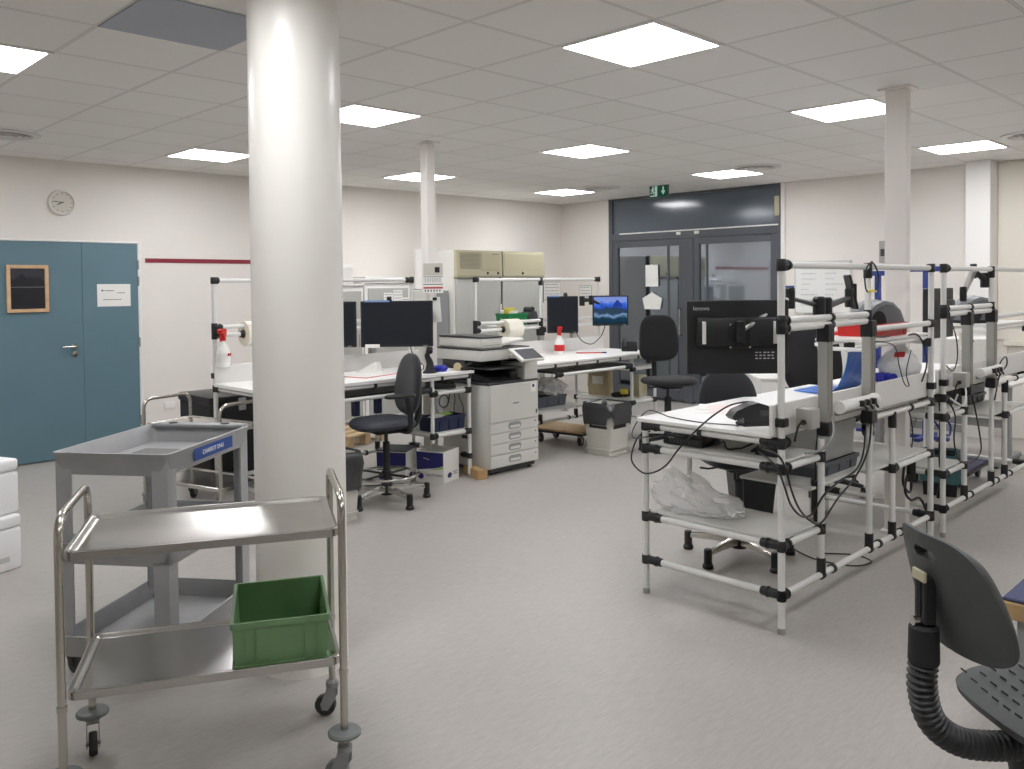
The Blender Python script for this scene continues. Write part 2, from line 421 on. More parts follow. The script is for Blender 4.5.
def mth(nt, op, a, bb):
    n = nt.nodes.new('ShaderNodeMath'); n.operation = op
    for i, v in enumerate((a, bb)):
        if isinstance(v, (int, float)): n.inputs[i].default_value = v
        else: nt.links.new(v, n.inputs[i])
    return n.outputs[0]
hh = mth(nt, 'ADD', sp.outputs['Z'], mth(nt, 'MULTIPLY', nz.outputs['Fac'], .16))
rp = nt.nodes.new('ShaderNodeValToRGB'); rp.color_ramp.elements[0].position = 0.0; rp.color_ramp.elements[0].color = (*lin((34, 36, 42)), 1)
rp.color_ramp.elements[1].position = .19; rp.color_ramp.elements[1].color = (*lin((58, 61, 68)), 1)
e3 = rp.color_ramp.elements.new(.175); e3.color = (*lin((36, 38, 44)), 1)
nt.links.new(hh, rp.inputs['Fac']); nt.links.new(rp.outputs['Color'], b.inputs['Base Color'])
MB().box(.004, -W_ / 2 + .03, -H_ / 2 + .03, .01, W_ / 2 - .03, H_ / 2 - .03).build('print', pm, pf)
MB().box(.0102, -W_ / 2 + .033, .012, .0112, W_ / 2 - .033, .017).build('print_line', mat('print pale line', (120, 122, 128), .5), pf)

# paper notice on the door
ns = thing('door_notice', 'white landscape paper notice with three short printed lines on teal door', 'notice', (WX + .042, 3.065, 1.53))
MB().box(0, -.155, -.108, .002, .155, .108).build('sheet', 'paper', ns)
for (y0, y1, z, h) in ((-.085, .0, .045, .007), (.03, .105, .022, .006), (-.1, .07, -.042, .006)):
    n_ = 9; l_ = MB()
    for k in range(n_):
        a = y0 + (y1 - y0) * k / n_; l_.box(.002, a, z - h / 2, .0028, a + (y1 - y0) / n_ * .72, z + h / 2 * (1 if k % 3 else 1.6))
    l_.build('printed_line', 'ink', ns)
MB().lathe([(.009, 0), (.009, .001)], (.002, -.108, .046), 'X', 12).build('printed_emblem', 'ink', ns)

# clock
ck = thing('wall_clock', 'round white wall clock with grey dial above the teal door', 'clock', (WX, 2.625, 2.40))
MB().lathe([(.118, 0), (.122, .02), (.115, .036), (.1, .04), (.098, .03)], axis='X', seg=40, cap=False).build('rim', mat('clock rim', (230, 227, 220), .4), ck)
MB().lathe([(.1, .012), (.1, .026)], axis='X', seg=40).build('dial', mat('clock dial', (214, 208, 196), .5), ck)
def hand(name, ang, l, w):
    m_ = Matrix.Rotation(ang, 4, 'X'); mb = MB().box(.028, -w / 2, -.012, .0295, w / 2, l); mb.move(m_); return mb.build(name, 'ink', ck)
hand('minute_hand', math.radians(84), .078, .006); hand('hour_hand', math.radians(118), .05, .008)
tk = MB()
for k in range(12):
    a = 2 * PI * k / 12; q = Matrix.Rotation(a, 4, 'X')
    tk.box(.026, -.0025, .078, .0272, .0025, .09, mtx=q)
tk.build('hour_marks', 'ink', ck)

# light switch / socket by the door
sk = thing('wall_socket', 'white plastic wall socket low on the wall beside the teal door', 'socket', (WX, 3.60, .40))
MB().box(0, -.06, -.04, .012, .06, .04, .006, 2).build('plate', 'white_trim', sk)
MB().box(.012, -.05, -.028, .016, -.004, .028, .003).build('rocker', 'paper', sk)

# glazed entrance doors with transom
d2 = structure(thing('door_2', None, None, (0, WY, 0)))
y0, y1 = -.03, .06
f = MB().box(DX0, y0, 0, DX0 + .07, y1, CEIL, .004).box(DX1 - .055, y0, 0, DX1, y1, CEIL, .004)
f.box(DX0 + .07, y0, 2.19, DX1 - .055, y1, 2.30, .004).box(DX0 + .07, y0, CEIL - .03, DX1 - .055, y1, CEIL, .003)
f.box(-6.43, y0, 0, -6.29, y1, 2.19, .004).build('door_frame', 'frame_dark', d2)
MB().box(DX0 + .07, .0, 2.30, DX1 - .055, .03, CEIL - .03).build('transom_panel', 'transom', d2)
MB().box(-7.5, y0 - .012, 2.285, DX1 - .03, y0, 2.302, .002).build('light_strip', 'white_trim', d2)
for a, c2, bar_x in ((-7.63, -6.43, -6.70), (-6.29, -5.10, -6.10)):
    lf = MB().box(a, -.02, .02, a + .085, .05, 2.19, .004).box(c2 - .085, -.02, .02, c2, .05, 2.19, .004).box(a + .085, -.02, 2.10, c2 - .085, .05, 2.19, .004).box(a + .085, -.02, .02, c2 - .085, .05, .16, .004)
    lf.box(bar_x - .014, -.006, .16, bar_x + .014, .03, 2.10, .002)  # slim dark upright bar across each pane
    leaf = lf.build('leaf', 'frame_dark', d2)
    MB().box(a + .08, .008, .155, c2 - .08, .018, 2.105).build('pane', 'glass', leaf)
    hx = c2 - .045 if a < -7 else a + .045
    MB().tube(fillet([(hx, -.02, .9), (hx, -.075, .9), (hx, -.075, 1.25), (hx, -.02, 1.25)], .02), .011, 10).build('pull_handle', 'steel_tube', leaf)
for x in (-6.50, -6.22): MB().box(x - .035, y0 - .03, 2.235, x + .035, y0, 2.275, .006).build('door_closer', 'white_trim', d2)
MB().box(-5.125, y0 - .012, 2.40, -5.06, y0, 2.64, .004).build('sensor_plate', 'cream', d2)

# exit sign hung from the ceiling
ex = thing('exit_sign', 'green and white running man exit sign under the ceiling above glazed doors', 'sign', (-6.17, 8.66, 2.64))
MB().box(-.14, -.012, 0.0, .14, .012, .153, .006, 2).build('housing', 'frame_dark', ex)
MB().box(-.13, -.0145, .01, .13, -.012, .145).build('sign_face', 'exit_green', ex)
sg = MB()
sg.prism([(.035, .085), (.058, .085), (.058, .135), (.078, .135), (.078, .085), (.101, .085), (.068, .035)], .0145, .0155, Matrix.Rotation(PI / 2, 4, 'X'))
sg.build('arrow_symbol', 'exit_white', ex)
dr = MB(); R90 = Matrix.Rotation(PI / 2, 4, 'X')
dr.prism([(-.125, .02), (-.02, .02), (-.02, .035), (-.125, .035)], .0145, .0152, R90)
dr.prism([(-.055, .035), (-.02, .035), (-.02, .15), (-.055, .15)], .0145, .0152, R90)
dr.build('doorway_symbol', 'exit_white', ex)
rm_ = MB()
rm_.lathe([(.011, .0145), (.011, .0156)], (-.083, 0, .135), 'Y', 12)
rm_.move(Matrix.Diagonal((1, -1, 1, 1)))
for poly in ([(-.098, .118), (-.07, .124), (-.078, .085), (-.1, .082)], [(-.09, .088), (-.076, .09), (-.06, .07), (-.066, .045), (-.078, .048), (-.076, .066)], [(-.1, .085), (-.088, .085), (-.098, .058), (-.124, .055), (-.124, .066), (-.106, .068)], [(-.074, .122), (-.07, .112), (-.05, .1), (-.046, .108)], [(-.098, .118), (-.094, .108), (-.112, .094), (-.12, .1)]):
    rm_.prism(poly, .0145, .0156, R90)
rm_.build('running_figure_symbol', 'exit_white', ex)

pp = thing('paper_sheet', 'white sheet of paper taped to the left glass door, upper of two', 'paper', (-6.96, 9.585, 1.70))
MB().box(-.105, -.002, -.148, .105, 0, .148).build('sheet', 'paper', pp)
MB().box(-.015, -.0026, .135, .015, -.002, .155).build('tape', 'paper', pp)
pp = thing('paper_sheet', 'white pentagon shaped paper taped to the left glass door below a sheet', 'paper', (-6.955, 9.585, 1.35))
MB().prism([(0, .125), (.165, .04), (.13, -.11), (-.13, -.11), (-.165, .04)], 0, .002, Matrix.Rotation(PI / 2, 4, 'X')).build('sheet', 'paper', pp)
MB().box(-.015, -.0026, .1, .015, -.002, .13).build('tape', 'paper', pp)

# ceiling lights on a 2.4 m grid
def light(i, j, label, src=[None]):
    x, y = -2.615 + 2.4 * i, 3.52 + 2.4 * j
    if src[0] is None:
        t = thing('ceiling_light', label, 'light', (x, y, CEIL), group='square ceiling light panels')
        MB().ring_prism(rrect(.6, .6, .002, 1), rrect(.556, .556, .002, 1), -.008, 0).build('frame', 'white_trim', t)
        MB().box(-.279, -.279, -.006, .279, .279, -.001).build('diffuser', 'led', t)
        src[0] = t; return t
    return copy_tree(src[0], (x, y, CEIL), label=label)
LBL = {(0, 0): 'largest square light panel, near the middle of the picture top', (0, 1): 'bright square light panel beside the top of the right slim column',
       (-1, 1): 'square light panel midway between big panel and glazed doors', (-1, 2): 'square light panel closest to glazed doors, right of exit sign',
       (0, 2): 'rightmost square light panel, above the wall pilaster', (-1, 0): 'square light panel just right of the big round column',
       (-2, 0): 'square light panel just left of the big round column', (-2, 1): 'square light panel partly hidden by the left slim column',
       (-2, 2): 'square light panel nearest the far left room corner', (-1, -1): 'square light panel cut by the left picture edge'}
for k, v in LBL.items(): light(*k, v)
for k in ((-2, -1), (0, -1), (1, 0), (1, 1), (1, -1), (1, 2)): light(*k, 'square ceiling light panel outside the picture')

tp = structure(MB().box(-4.112, 1.423, CEIL - .006, -3.518, 2.017, CEIL, .002).build('trim_5', 'ceil_grey'))

def vent(x, y, label):
    t = thing('ceiling_vent', label, 'vent', (x, y, CEIL), group='round ceiling air vents')
    MB().lathe([(.25, 0), (.25, -.01), (.2, -.014), (.19, -.004)], seg=40, cap=False).build('rim', 'vent', t)
    MB().lathe([(.18, -.002), (.17, -.006)], seg=40).build('backing', 'vent_dark', t)
    c = MB()
    for r in (.15, .1, .05): c.lathe([(r, -.006), (r + .018, -.02), (r + .022, -.018), (r + .004, -.004)], seg=36, cap=False)
    c.build('cone', 'vent', t)
vent(-4.53, 8.07, 'round ceiling air vent in front of glazed doors, beside a light panel')
vent(-6.82, 8.31, 'round ceiling air vent left of the exit sign')
vent(-1.98, 8.05, 'round ceiling air vent at the right picture edge')
vent(-7.44, 1.87, 'round ceiling air vent at the left picture edge above the clock')
# ------------------------------------------------------------------ workbenches made of white pipe
R_ = .0165
BL_, BD_ = 1.84, .75
def bench(label, origin, rotz, modA=(.39, .79), modB=(.555,), hole=None, upper=(1.418, 1.383), upper2=True, low=True, low_user=False, tray=False, bar_to=None, over=None, far_shelf=False, zd=.866, top=1.668):
    """local x along the bench, y towards the user, z up; rear row at y = 0"""
    b = thing('pipe_workbench', label, 'workbench', (*origin, 0), rotz, group='white pipe packing workbenches')
    def post(x, y, z0, z1, name='post'):
        m_ = MB().cyl((x, y, z0 + (.028 if z0 == 0 else 0)), (x, y, z1), R_, seg=14)
        p = m_.build(name, 'tube', b)
        if z0 == 0:
            MB().lathe([(.0175, 0), (.0175, .024), (.0155, .026), (.0155, .034)], (x, y, 0), seg=14).build('foot', 'alu', p)
        return p
    def rail(p, q, r=R_ * .96): return MB().cyl(p, q, r, seg=14).build('rail', 'tube', b)
    def joint(p, arms=(), h=.05):
        m_ = MB().lathe([(.02, -h / 2), (.0225, -h / 2 + .004), (.0225, h / 2 - .004), (.02, h / 2)], p, seg=14)
        P_ = Vector(p)
        for a in arms:
            a = Vector(a); ln = a.length; u = a.normalized()
            m_.tube([P_, P_ + u * (ln - .006), P_ + u * ln], [.0215, .0215, .0185], 14)
            m_.cyl(P_ + u * ln * .62, P_ + u * (ln * .62 + .008), .0255, seg=14)
        return m_.build('joint', 'joint', b)
    def clip(p, ax):  # ring clip on a rail
        P_ = Vector(p); A = Vector(ax).normalized()
        return MB().cyl(P_ - A * .011, P_ + A * .011, .023, seg=14).build('joint', 'joint', b)
    X1, X2, X3, X4 = .393, .95, 1.257, BL_
    D = BD_; ZD = zd; ZL = .175; TOP = top
    # posts
    post(0, 0, 0, TOP); post(X4, 0, 0, TOP); post(0, D, 0, ZD); post(X4, D, 0, ZD)
    post(X1, 0, ZL, ZD - .03); post(X2, 0, ZL, ZD - .03); post(X3, 0, ZL, ZD - .03)
    post(X1, D, ZL if low_user else modA[0] - .05, ZD); post(X2 - .02, 0, upper[1] - .03, TOP)
    # top rail
    rail((0, 0, TOP), (X4, 0, TOP))
    joint((0, 0, TOP), [(.075, 0, 0)], .055); joint((X4, 0, TOP), [(-.04, 0, 0)], .05); joint((X2 - .02, 0, TOP - .02), [], .08)
    # double bar then single bar
    zc = sum(upper) / 2; BX = bar_to or X2 - .02
    for z in upper:
        rail((0, 0, z), (BX, 0, z)); clip((X1 + .1, 0, z), (1, 0, 0))
    joint((0, 0, zc), [], upper[0] - upper[1] + .05)
    for z in upper: joint((0, 0, z), [(.06, 0, 0)], .02)
    joint((X2 - .02, 0, zc), [], upper[0] - upper[1] + .05)
    if bar_to:
        joint((BX, 0, zc), [], upper[0] - upper[1] + .06)
        for z in upper: joint((BX, 0, z), [(-.06, 0, 0)], .02)
    if over:
        t0, t1, d0, d1, z = over
        MB().box(t0, d0, z, t1, d1, z + .016, .003).build('overhead_shelf', 'board', b)
        for y in (d0 + .015, d1 - .015): rail((t0 - .01, y, z - .017), (t1 + .01, y, z - .017), .013)
        for x in (t0 + .02, t1 - .02): rail((x, min(0, d0), z - .04), (x, max(0, d1 - .01), z - .04), .011); joint((x, 0, z - .04), [], .05)
    if upper2:
        rail((X2 - .02, 0, upper[1] - .045), (X4, 0, upper[1] - .045)); joint((X2 - .02, 0, upper[1] - .045), [(.055, 0, 0)], .04); joint((X4, 0, upper[1] - .045), [(-.04, 0, 0)], .045)
    # aluminium uprights between the desk and the bar
    for x in (X1 + .035, X2 - .02):
        al = MB().box(x - .028, -.03, ZD, x + .028, .022, upper[1] - .03, .004)
        for k in (-.014, .014): al.box(x + k - .004, -.034, ZD, x + k + .004, -.03, upper[1] - .03, .001)
        al.build('upright', 'alu', b)
        MB().box(x - .036, -.038, ZD - .02, x + .036, .026, ZD + .05, .005).build('upright_clamp', 'black', b)
        MB().box(x - .03, -.034, upper[1] - .085, x + .04, .03, upper[1] + .005, .006).build('upright_clamp', 'black', b)
    # low rails
    if low:
        rail((0, 0, ZL), (X4, 0, ZL)); joint((0, 0, ZL), [(.055, 0, 0)], .05)
        for x in (X1, X2, X3):
            clip((x, 0, ZL), (1, 0, 0)); joint((x, 0, ZL + .04), [], .085); clip((x + .12, 0, ZL), (1, 0, 0))
        joint((X4, 0, ZL), [(-.055, 0, 0)], .06)
        for x in (0, X4):
            rail((x, 0, ZL + .002), (x, D, ZL + .002)); joint((x, D, ZL + .002), [(0, -.1, 0)], .045); joint((x, 0, ZL + .002), [(0, .1, 0)], .045)
    # desk level
    rail((0, 0, ZD), (0, D, ZD)); rail((X4, 0, ZD), (X4, D, ZD)); rail((0, D, ZD), (X4, D, ZD))
    joint((0, 0, ZD), [(0, .1, 0), (.06, 0, 0)], .05); joint((0, D, ZD), [(0, -.1, 0)], .05); joint((X4, 0, ZD), [(0, .07, 0), (-.05, 0, 0)], .05); joint((X4, D, ZD), [(0, -.1, 0)], .05)
    rail((X2, 0, ZD), (X4, 0, ZD)); joint((X2, 0, ZD), [(.06, 0, 0)], .05); joint((X3, 0, ZD - .04), [], .09); clip((X3 + .25, 0, ZD), (1, 0, 0))
    for x in (.3, .6, .95, 1.25, 1.55): clip((x, D, ZD), (1, 0, 0))
    clip((0, .42, ZD), (0, 1, 0))
    # desk board
    dt = MB()
    if hole is None: dt.box(-.03, .035, ZD + .019, X4 + .03, D + .035, ZD + .041, .004)
    else:
        hx, hy, hs = hole
        if hy - hs < .06:
            dt.prism([(-.03, .035), (hx - hs, .035), (hx - hs, hy + hs), (hx + hs, hy + hs), (hx + hs, .035), (X4 + .03, .035), (X4 + .03, D + .035), (-.03, D + .035)], ZD + .019, ZD + .041)
        else:
            o_ = [(-.03, .035), (X4 + .03, .035), (X4 + .03, D + .035), (-.03, D + .035)]
            i_ = [(hx - hs, hy - hs), (hx + hs, hy - hs), (hx + hs, hy + hs), (hx - hs, hy + hs)]
            dt.ring_prism(o_, i_, ZD + .019, ZD + .041)
    dt.build('desktop', 'desk', b)
    MB().box(-.05, .019, ZD + .03, X4 + .02, .033, ZD + .175, .003).build('upstand', 'board', b)
    for x in (0, X4): MB().box(x - .024, -.026, ZD + .075, x + .024, .02, ZD + .115, .004).build('upstand_clip', 'black', b)
    # shelf module at the near end
    for z in modA:
        if hole is not None and hole[0] < X1:
            hx, hy, hs = hole
            MB().ring_prism([(.012, .015), (X1, .015), (X1, D - .01), (.012, D - .01)], [(hx - hs, hy - hs), (hx + hs, hy - hs), (hx + hs, hy + hs), (hx - hs, hy + hs)], z + .012, z + .026).build('shelf', 'shelf', b)
        else:
            MB().box(.012, .015, z + .012, X1, D - .01, z + .026, .003).build('shelf', 'shelf', b)
        rail((0, 0, z), (0, D, z)); rail((X1, 0, z), (X1, D, z)); rail((0, 0, z), (X1, 0, z)); rail((0, D, z), (X1, D, z))
        for (x, y, arms) in ((0, 0, [(0, .1, 0), (.07, 0, 0)]), (0, D, [(0, -.1, 0), (.05, 0, 0)]), (X1, 0, [(-.04, 0, 0)]), (X1, D, [(-.05, 0, 0)])):
            joint((x, y, z), arms, .05)
    # shelf module in the middle
    if modB and hole is not None:
        z = modB[0]; hx, hy, hs = hole
        MB().prism([(X2 + .02, .012), (hx - hs, .012), (hx - hs, hy + hs), (hx + hs, hy + hs), (hx + hs, .012), (X4 - .01, .012), (X4 - .01, D - .1), (X2 + .02, D - .1)], z + .012, z + .026).build('shelf', 'shelf', b)
        rail((X3, 0, z), (X4, 0, z)); rail((X3, 0, z), (X3, D - .1, z)); rail((X4, 0, z), (X4, D - .1, z))
        joint((X3, 0, z), [(0, .13, 0), (.05, 0, 0)], .05); joint((X4, 0, z), [(0, .05, 0), (-.04, 0, 0)], .05)
    elif modB:
        z = modB[0]
        MB().box(X2 + .02, .012, z + .012, X4 - .01, D - .1, z + .026, .003).build('shelf', 'shelf', b)
        rail((X3, 0, z), (X4, 0, z)); rail((X3, 0, z), (X3, D - .1, z)); rail((X4, 0, z), (X4, D - .1, z))
        joint((X3, 0, z), [(0, .13, 0), (.05, 0, 0)], .05); joint((X4, 0, z), [(0, .05, 0), (-.04, 0, 0)], .05)
    if far_shelf:
        MB().box(X1 + .03, .06, modB[0] + .012, X2 + .02, .46, modB[0] + .026, .003).build('shelf', 'shelf', b)
    if tray:
        MB().box(X1 + .05, D - .42, ZD - .075, 1.55, D + .01, ZD - .058, .003).build('keyboard_tray', 'black', b)
        rail((X1, D + .02, ZD - .085), (1.6, D + .02, ZD - .085)); joint((X1 + .04, D + .02, ZD - .085), [(.1, 0, 0)], .05); joint((1.56, D + .02, ZD - .085), [(-.1, 0, 0)], .05)
    return b

OA, OB, OC, OD = (-1.865, 3.54), (-1.865, 5.59), (-6.02, 4.70), (-6.02, 7.30)
def WA(t, d, z): return Vector((OA[0] - d, OA[1] + t, z))
def WB(t, d, z): return Vector((OB[0] - d, OB[1] + t, z))
def WC(t, d, z): return Vector((OC[0] + d, OC[1] - t, z))
def WD(t, d, z): return Vector((OD[0] + d, OD[1] - t, z))
DZ = .907     # top of the desk boards on the right
DZL = .887    # ... and on the left
bench('white pipe workbench with router on its end shelf, nearest on the right', OA, PI / 2, modA=(.40, .75), far_shelf=True, over=(.95, 1.80, .0, .30, 1.266))
bench('white pipe workbench behind the nearest right one, reaching the right picture edge', OB, PI / 2, modA=(.39, .745), modB=(.62,), over=(.95, 1.78, .0, .30, 1.266))
bench('white pipe workbench on the left between big round column and photocopier', OC, -PI / 2, modA=(.386, .727), modB=(), hole=(.155, .435, .07), upper=(1.30, 1.24), upper2=False, tray=True, bar_to=1.84, zd=.846, top=1.645)
bench('white pipe workbench behind the photocopier, near the glazed doors', OD, -PI / 2, modA=(.386, .727), modB=(.40,), upper=(1.225, 1.155), upper2=False, tray=True, bar_to=1.84, zd=.846, top=1.645, over=(.86, 1.44, -.27, -.03, 1.165))
# ------------------------------------------------------------------ trolleys and foreground boxes
def caster(mb_fork, mb_wheel, x, y, ang, r=.05, top=.16, off=.028):
    """adds a swivel caster below (x, y): fork and wheel meshes"""
    q = Matrix.Translation((x, y, 0)) @ Matrix.Rotation(ang, 4, 'Z')
    f = MB()
    f.lathe([(.018, top - .03), (.024, top - .026), (.024, top - .008), (.016, top)], seg=16)
    for s in (-1, 1):
        f.prism([(-.016, top - .03), (.018, top - .03), (off + .016, r + .008), (off + .01, r - .014), (off - .012, r - .014), (-.016, r + .03)], s * .019 - .0015, s * .019 + .0015, Matrix.Rotation(PI / 2, 4, 'X'))
    f.cyl((off, -.023, r), (off, .023, r), .007)
    f.box(-.017, -.02, top - .034, .02, .02, top - .028)
    f.move(q)
    w = MB().lathe([(.014, -.014), (r * .62, -.012), (r * .7, -.014), (r * .93, -.013), (r, -.008), (r, .008), (r * .93, .013), (r * .7, .014), (r * .62, .012), (.014, .014)], (off, 0, r), 'Y', 24)
    w.move(q)
    return f, w

def steel_trolley(label, loc, rotz, L=.81, D=.46, HT=.923, Z1=.82, Z2=.407, discs=((0, 0), (0, 1), (1, 0)), angs=(-1.6, -1.40, 2.7, 2.85), group=None):
    t = thing('steel_trolley', label, 'trolley', (*loc, 0), rotz, group=group)
    hx, hy = L / 2, D / 2
    k = 0
    for ix, x in enumerate((-hx, hx)):
        MB().tube(fillet([(x, -hy, .12), (x, -hy, HT), (x, hy, HT), (x, hy, .12)], .075, 10), .0125, 14).build('handle_frame', 'steel_tube', t)
        for iy, y in enumerate((-hy, hy)):
            f, w = caster(None, None, x, y, angs[k], r=.039, top=.135, off=.026); k += 1
            c = f.build('caster', 'grey_metal', t); w.build('wheel', 'rubber' if k % 2 else 'tyre', c)
            if (ix, iy) in discs:
                z = .166 if iy == 0 else .135
                MB().lathe([(.0126, z - .010), (.044, z - .009), (.052, z - .005), (.053, z + .003), (.048, z + .008), (.026, z + .011), (.0126, z + .012)], (x, y, 0), seg=32, cap=False).build('bumper_disc', 'rubber', t)
            MB().lathe([(.0145, Z2 - .05), (.0145, Z2 - .032)], (x, y, 0), seg=14).build('collar', 'steel_tube', t)
    for z in (Z1, Z2):
        # pressed tray: flat bed, rolled rim, apron
        w, d, rr = L - .015, D - .01, .035
        prof = [(0.0, -.024), (0.0, .000), (-.003, .003), (-.012, .003), (-.018, .000), (-.026, -.006), (-.036, -.008)]
        mb = MB(); loops = []
        for off, dz in prof:
            loops.append([mb.bm.verts.new((px, py, z + dz)) for px, py in rrect(w + 2 * off, d + 2 * off, max(rr + off, .004), 5)])
        n = len(loops[0])
        for a, b2 in zip(loops[:-1], loops[1:]):
            for i in range(n): mb.bm.faces.new((a[i], a[(i + 1) % n], b2[(i + 1) % n], b2[i]))
        mb.bm.faces.new(loops[-1])
        under = [mb.bm.verts.new((px, py, z - .018)) for px, py in rrect(w - .004, d - .004, rr - .002, 5)]
        mb.bm.faces.new(list(reversed(under)))
        for i in range(n): mb.bm.faces.new((loops[0][(i + 1) % n], loops[0][i], under[i], under[(i + 1) % n]))
        mb.build('shelf', 'steel', t, angle=.5)
    return t
steel_trolley('two shelf stainless steel trolley in the foreground, carrying a green crate', (-2.69, 1.25), math.radians(62.1))
steel_trolley('low steel trolley behind the grey plastic trolley, half hidden by round column', (-5.84, 2.685), math.radians(14.7), L=.79, D=.40, HT=.80, Z1=.63, Z2=.24, angs=(1, 2, .4, 2.2), discs=())

# green crate on the lower steel shelf
gc = thing('storage_crate', 'open green plastic crate on the lower shelf of the foreground steel trolley', 'crate', (-2.577, 1.437, .3965), math.radians(61.2))
w, d, h = .295, .375, .145
MB().open_box(w, d, h, .0045, taper=.008).build('body', 'green_crate', gc)
rim = MB().ring_prism(rrect(w + .012, d + .012, .012, 4), rrect(w - .008, d - .008, .008, 4), h - .016, h + .003)
rim.build('rim', 'green_crate', gc)
MB().ring_prism(rrect(w + .002, d + .002, .01, 4), rrect(w - .016, d - .016, .008, 4), .0, .012).build('foot_rim', 'green_crate', gc)
for s in (-1, 1):
    for x in (-.11, -.075, .075, .11):
        MB().box(x - .002, s * (d / 2 - .004) - .004, .012, x + .002, s * (d / 2 - .002) + .003, h - .016).build('rib', 'green_crate', gc)
    for y in (-.14, -.1, .1, .14):
        MB().box(s * (w / 2 - .004) - .004, y - .002, .012, s * (w / 2 - .002) + .003, y + .002, h - .016).build('rib', 'green_crate', gc)

# grey plastic trolley
gt = thing('plastic_trolley', 'grey plastic trolley with three deep trays and a blue label', 'trolley', (-3.81, 1.54, 0), math.radians(36.7))
w, d = .51, .72
def tray(z0, z1, dk):
    mb = MB(); prof = [(-.012, z0), (0.004, z1 - .004), (.006, z1), (-.004, z1 + .001), (-.008, z1 - .004), (-.026, z0 + .012)]
    loops = [[mb.bm.verts.new((px, py, z)) for px, py in rrect(w + 2 * o, d + 2 * o, .03, 5)] for o, z in prof]
    n = len(loops[0])
    for a, b2 in zip(loops[:-1], loops[1:]):
        for i in range(n): mb.bm.faces.new((a[i], a[(i + 1) % n], b2[(i + 1) % n], b2[i]))
    mb.bm.faces.new(list(reversed(loops[0]))); mb.bm.faces.new(loops[-1])
    tr = mb.build('tray', 'grey_plastic', gt, angle=.5)
    return tr
tr = tray(.832, .924, 1); tray(.462, .55, 1); tray(.075, .165, 1)
MB().box(-.15, -.26, .8445, .2, .14, .848, .002).build('ribbed_mat', 'mat_dark', gt)
MB().box(-w / 2 + .02, d / 2 - .035, .914, w / 2 - .02, d / 2 + .035, .93, .006, 2).build('handle_ledge', 'light_machine', gt)
for x in (-.14, .13):
    MB().lathe([(.022, .93), (.02, .933)], (x, d / 2 + .0, 0), seg=16).build('recess_plug', 'black_matte', gt)
for sx_ in (-1, 1):
    for sy_ in (-1, 1):
        x, y = sx_ * (w / 2 - .042), sy_ * (d / 2 - .042)
        L_ = MB()
        for z0, z1 in ((.165, .464), (.55, .834)):
            pts = [(x + sx_ * .034, y + sy_ * .034), (x - sx_ * .034, y + sy_ * .034), (x - sx_ * .034, y + sy_ * .026), (x + sx_ * .024, y + sy_ * .024), (x + sx_ * .026, y - sy_ * .034), (x + sx_ * .034, y - sy_ * .034)]
            if sx_ * sy_ < 0: pts.reverse()
            L_.prism(pts, z0 - .075 if z0 < .2 else z0 - .08, z1 + .06)
        L_.build('leg', 'grey_plastic', gt)
        f, wl = caster(None, None, x, y, 1.1 + sx_ * .5 + sy_, r=.042, top=.10, off=.022)
        c = f.build('caster', 'black', gt); wl.build('wheel', 'tyre', c)
lb = MB().box(w / 2 + .001, -.16, .855, w / 2 + .0045, .18, .908, .001).build('label_plate', 'blue_label', gt)
text('lettering', 'CHARIOT DNU', .027, 'paper', lb, (w / 2 + .0052, .0, .881), (PI / 2, 0, PI / 2))

# polystyrene boxes at the left edge
def foam_box(z, label, dx=0.0, mark=False):
    t = thing('foam_box', label, 'box', (-5.60 + dx, 1.015, z), math.radians(22), group='white foam boxes by the left edge')
    MB().box(-.3, -.26, 0, .3, .30, .24, .018, 3).build('body', 'foam', t)
    MB().box(-.3, -.26, .242, .3, .30, .312, .018, 3).build('lid', 'foam', t)
    if mark: MB().box(.3, .14, .055, .3008, .22, .085).build('stamp', mat('faint grey stamp', (200, 200, 200), .8), t)
foam_box(0, 'white polystyrene box on the floor at the left edge, bottom of two', 0, True)
foam_box(.314, 'white polystyrene box stacked on another at the left edge', -.03)

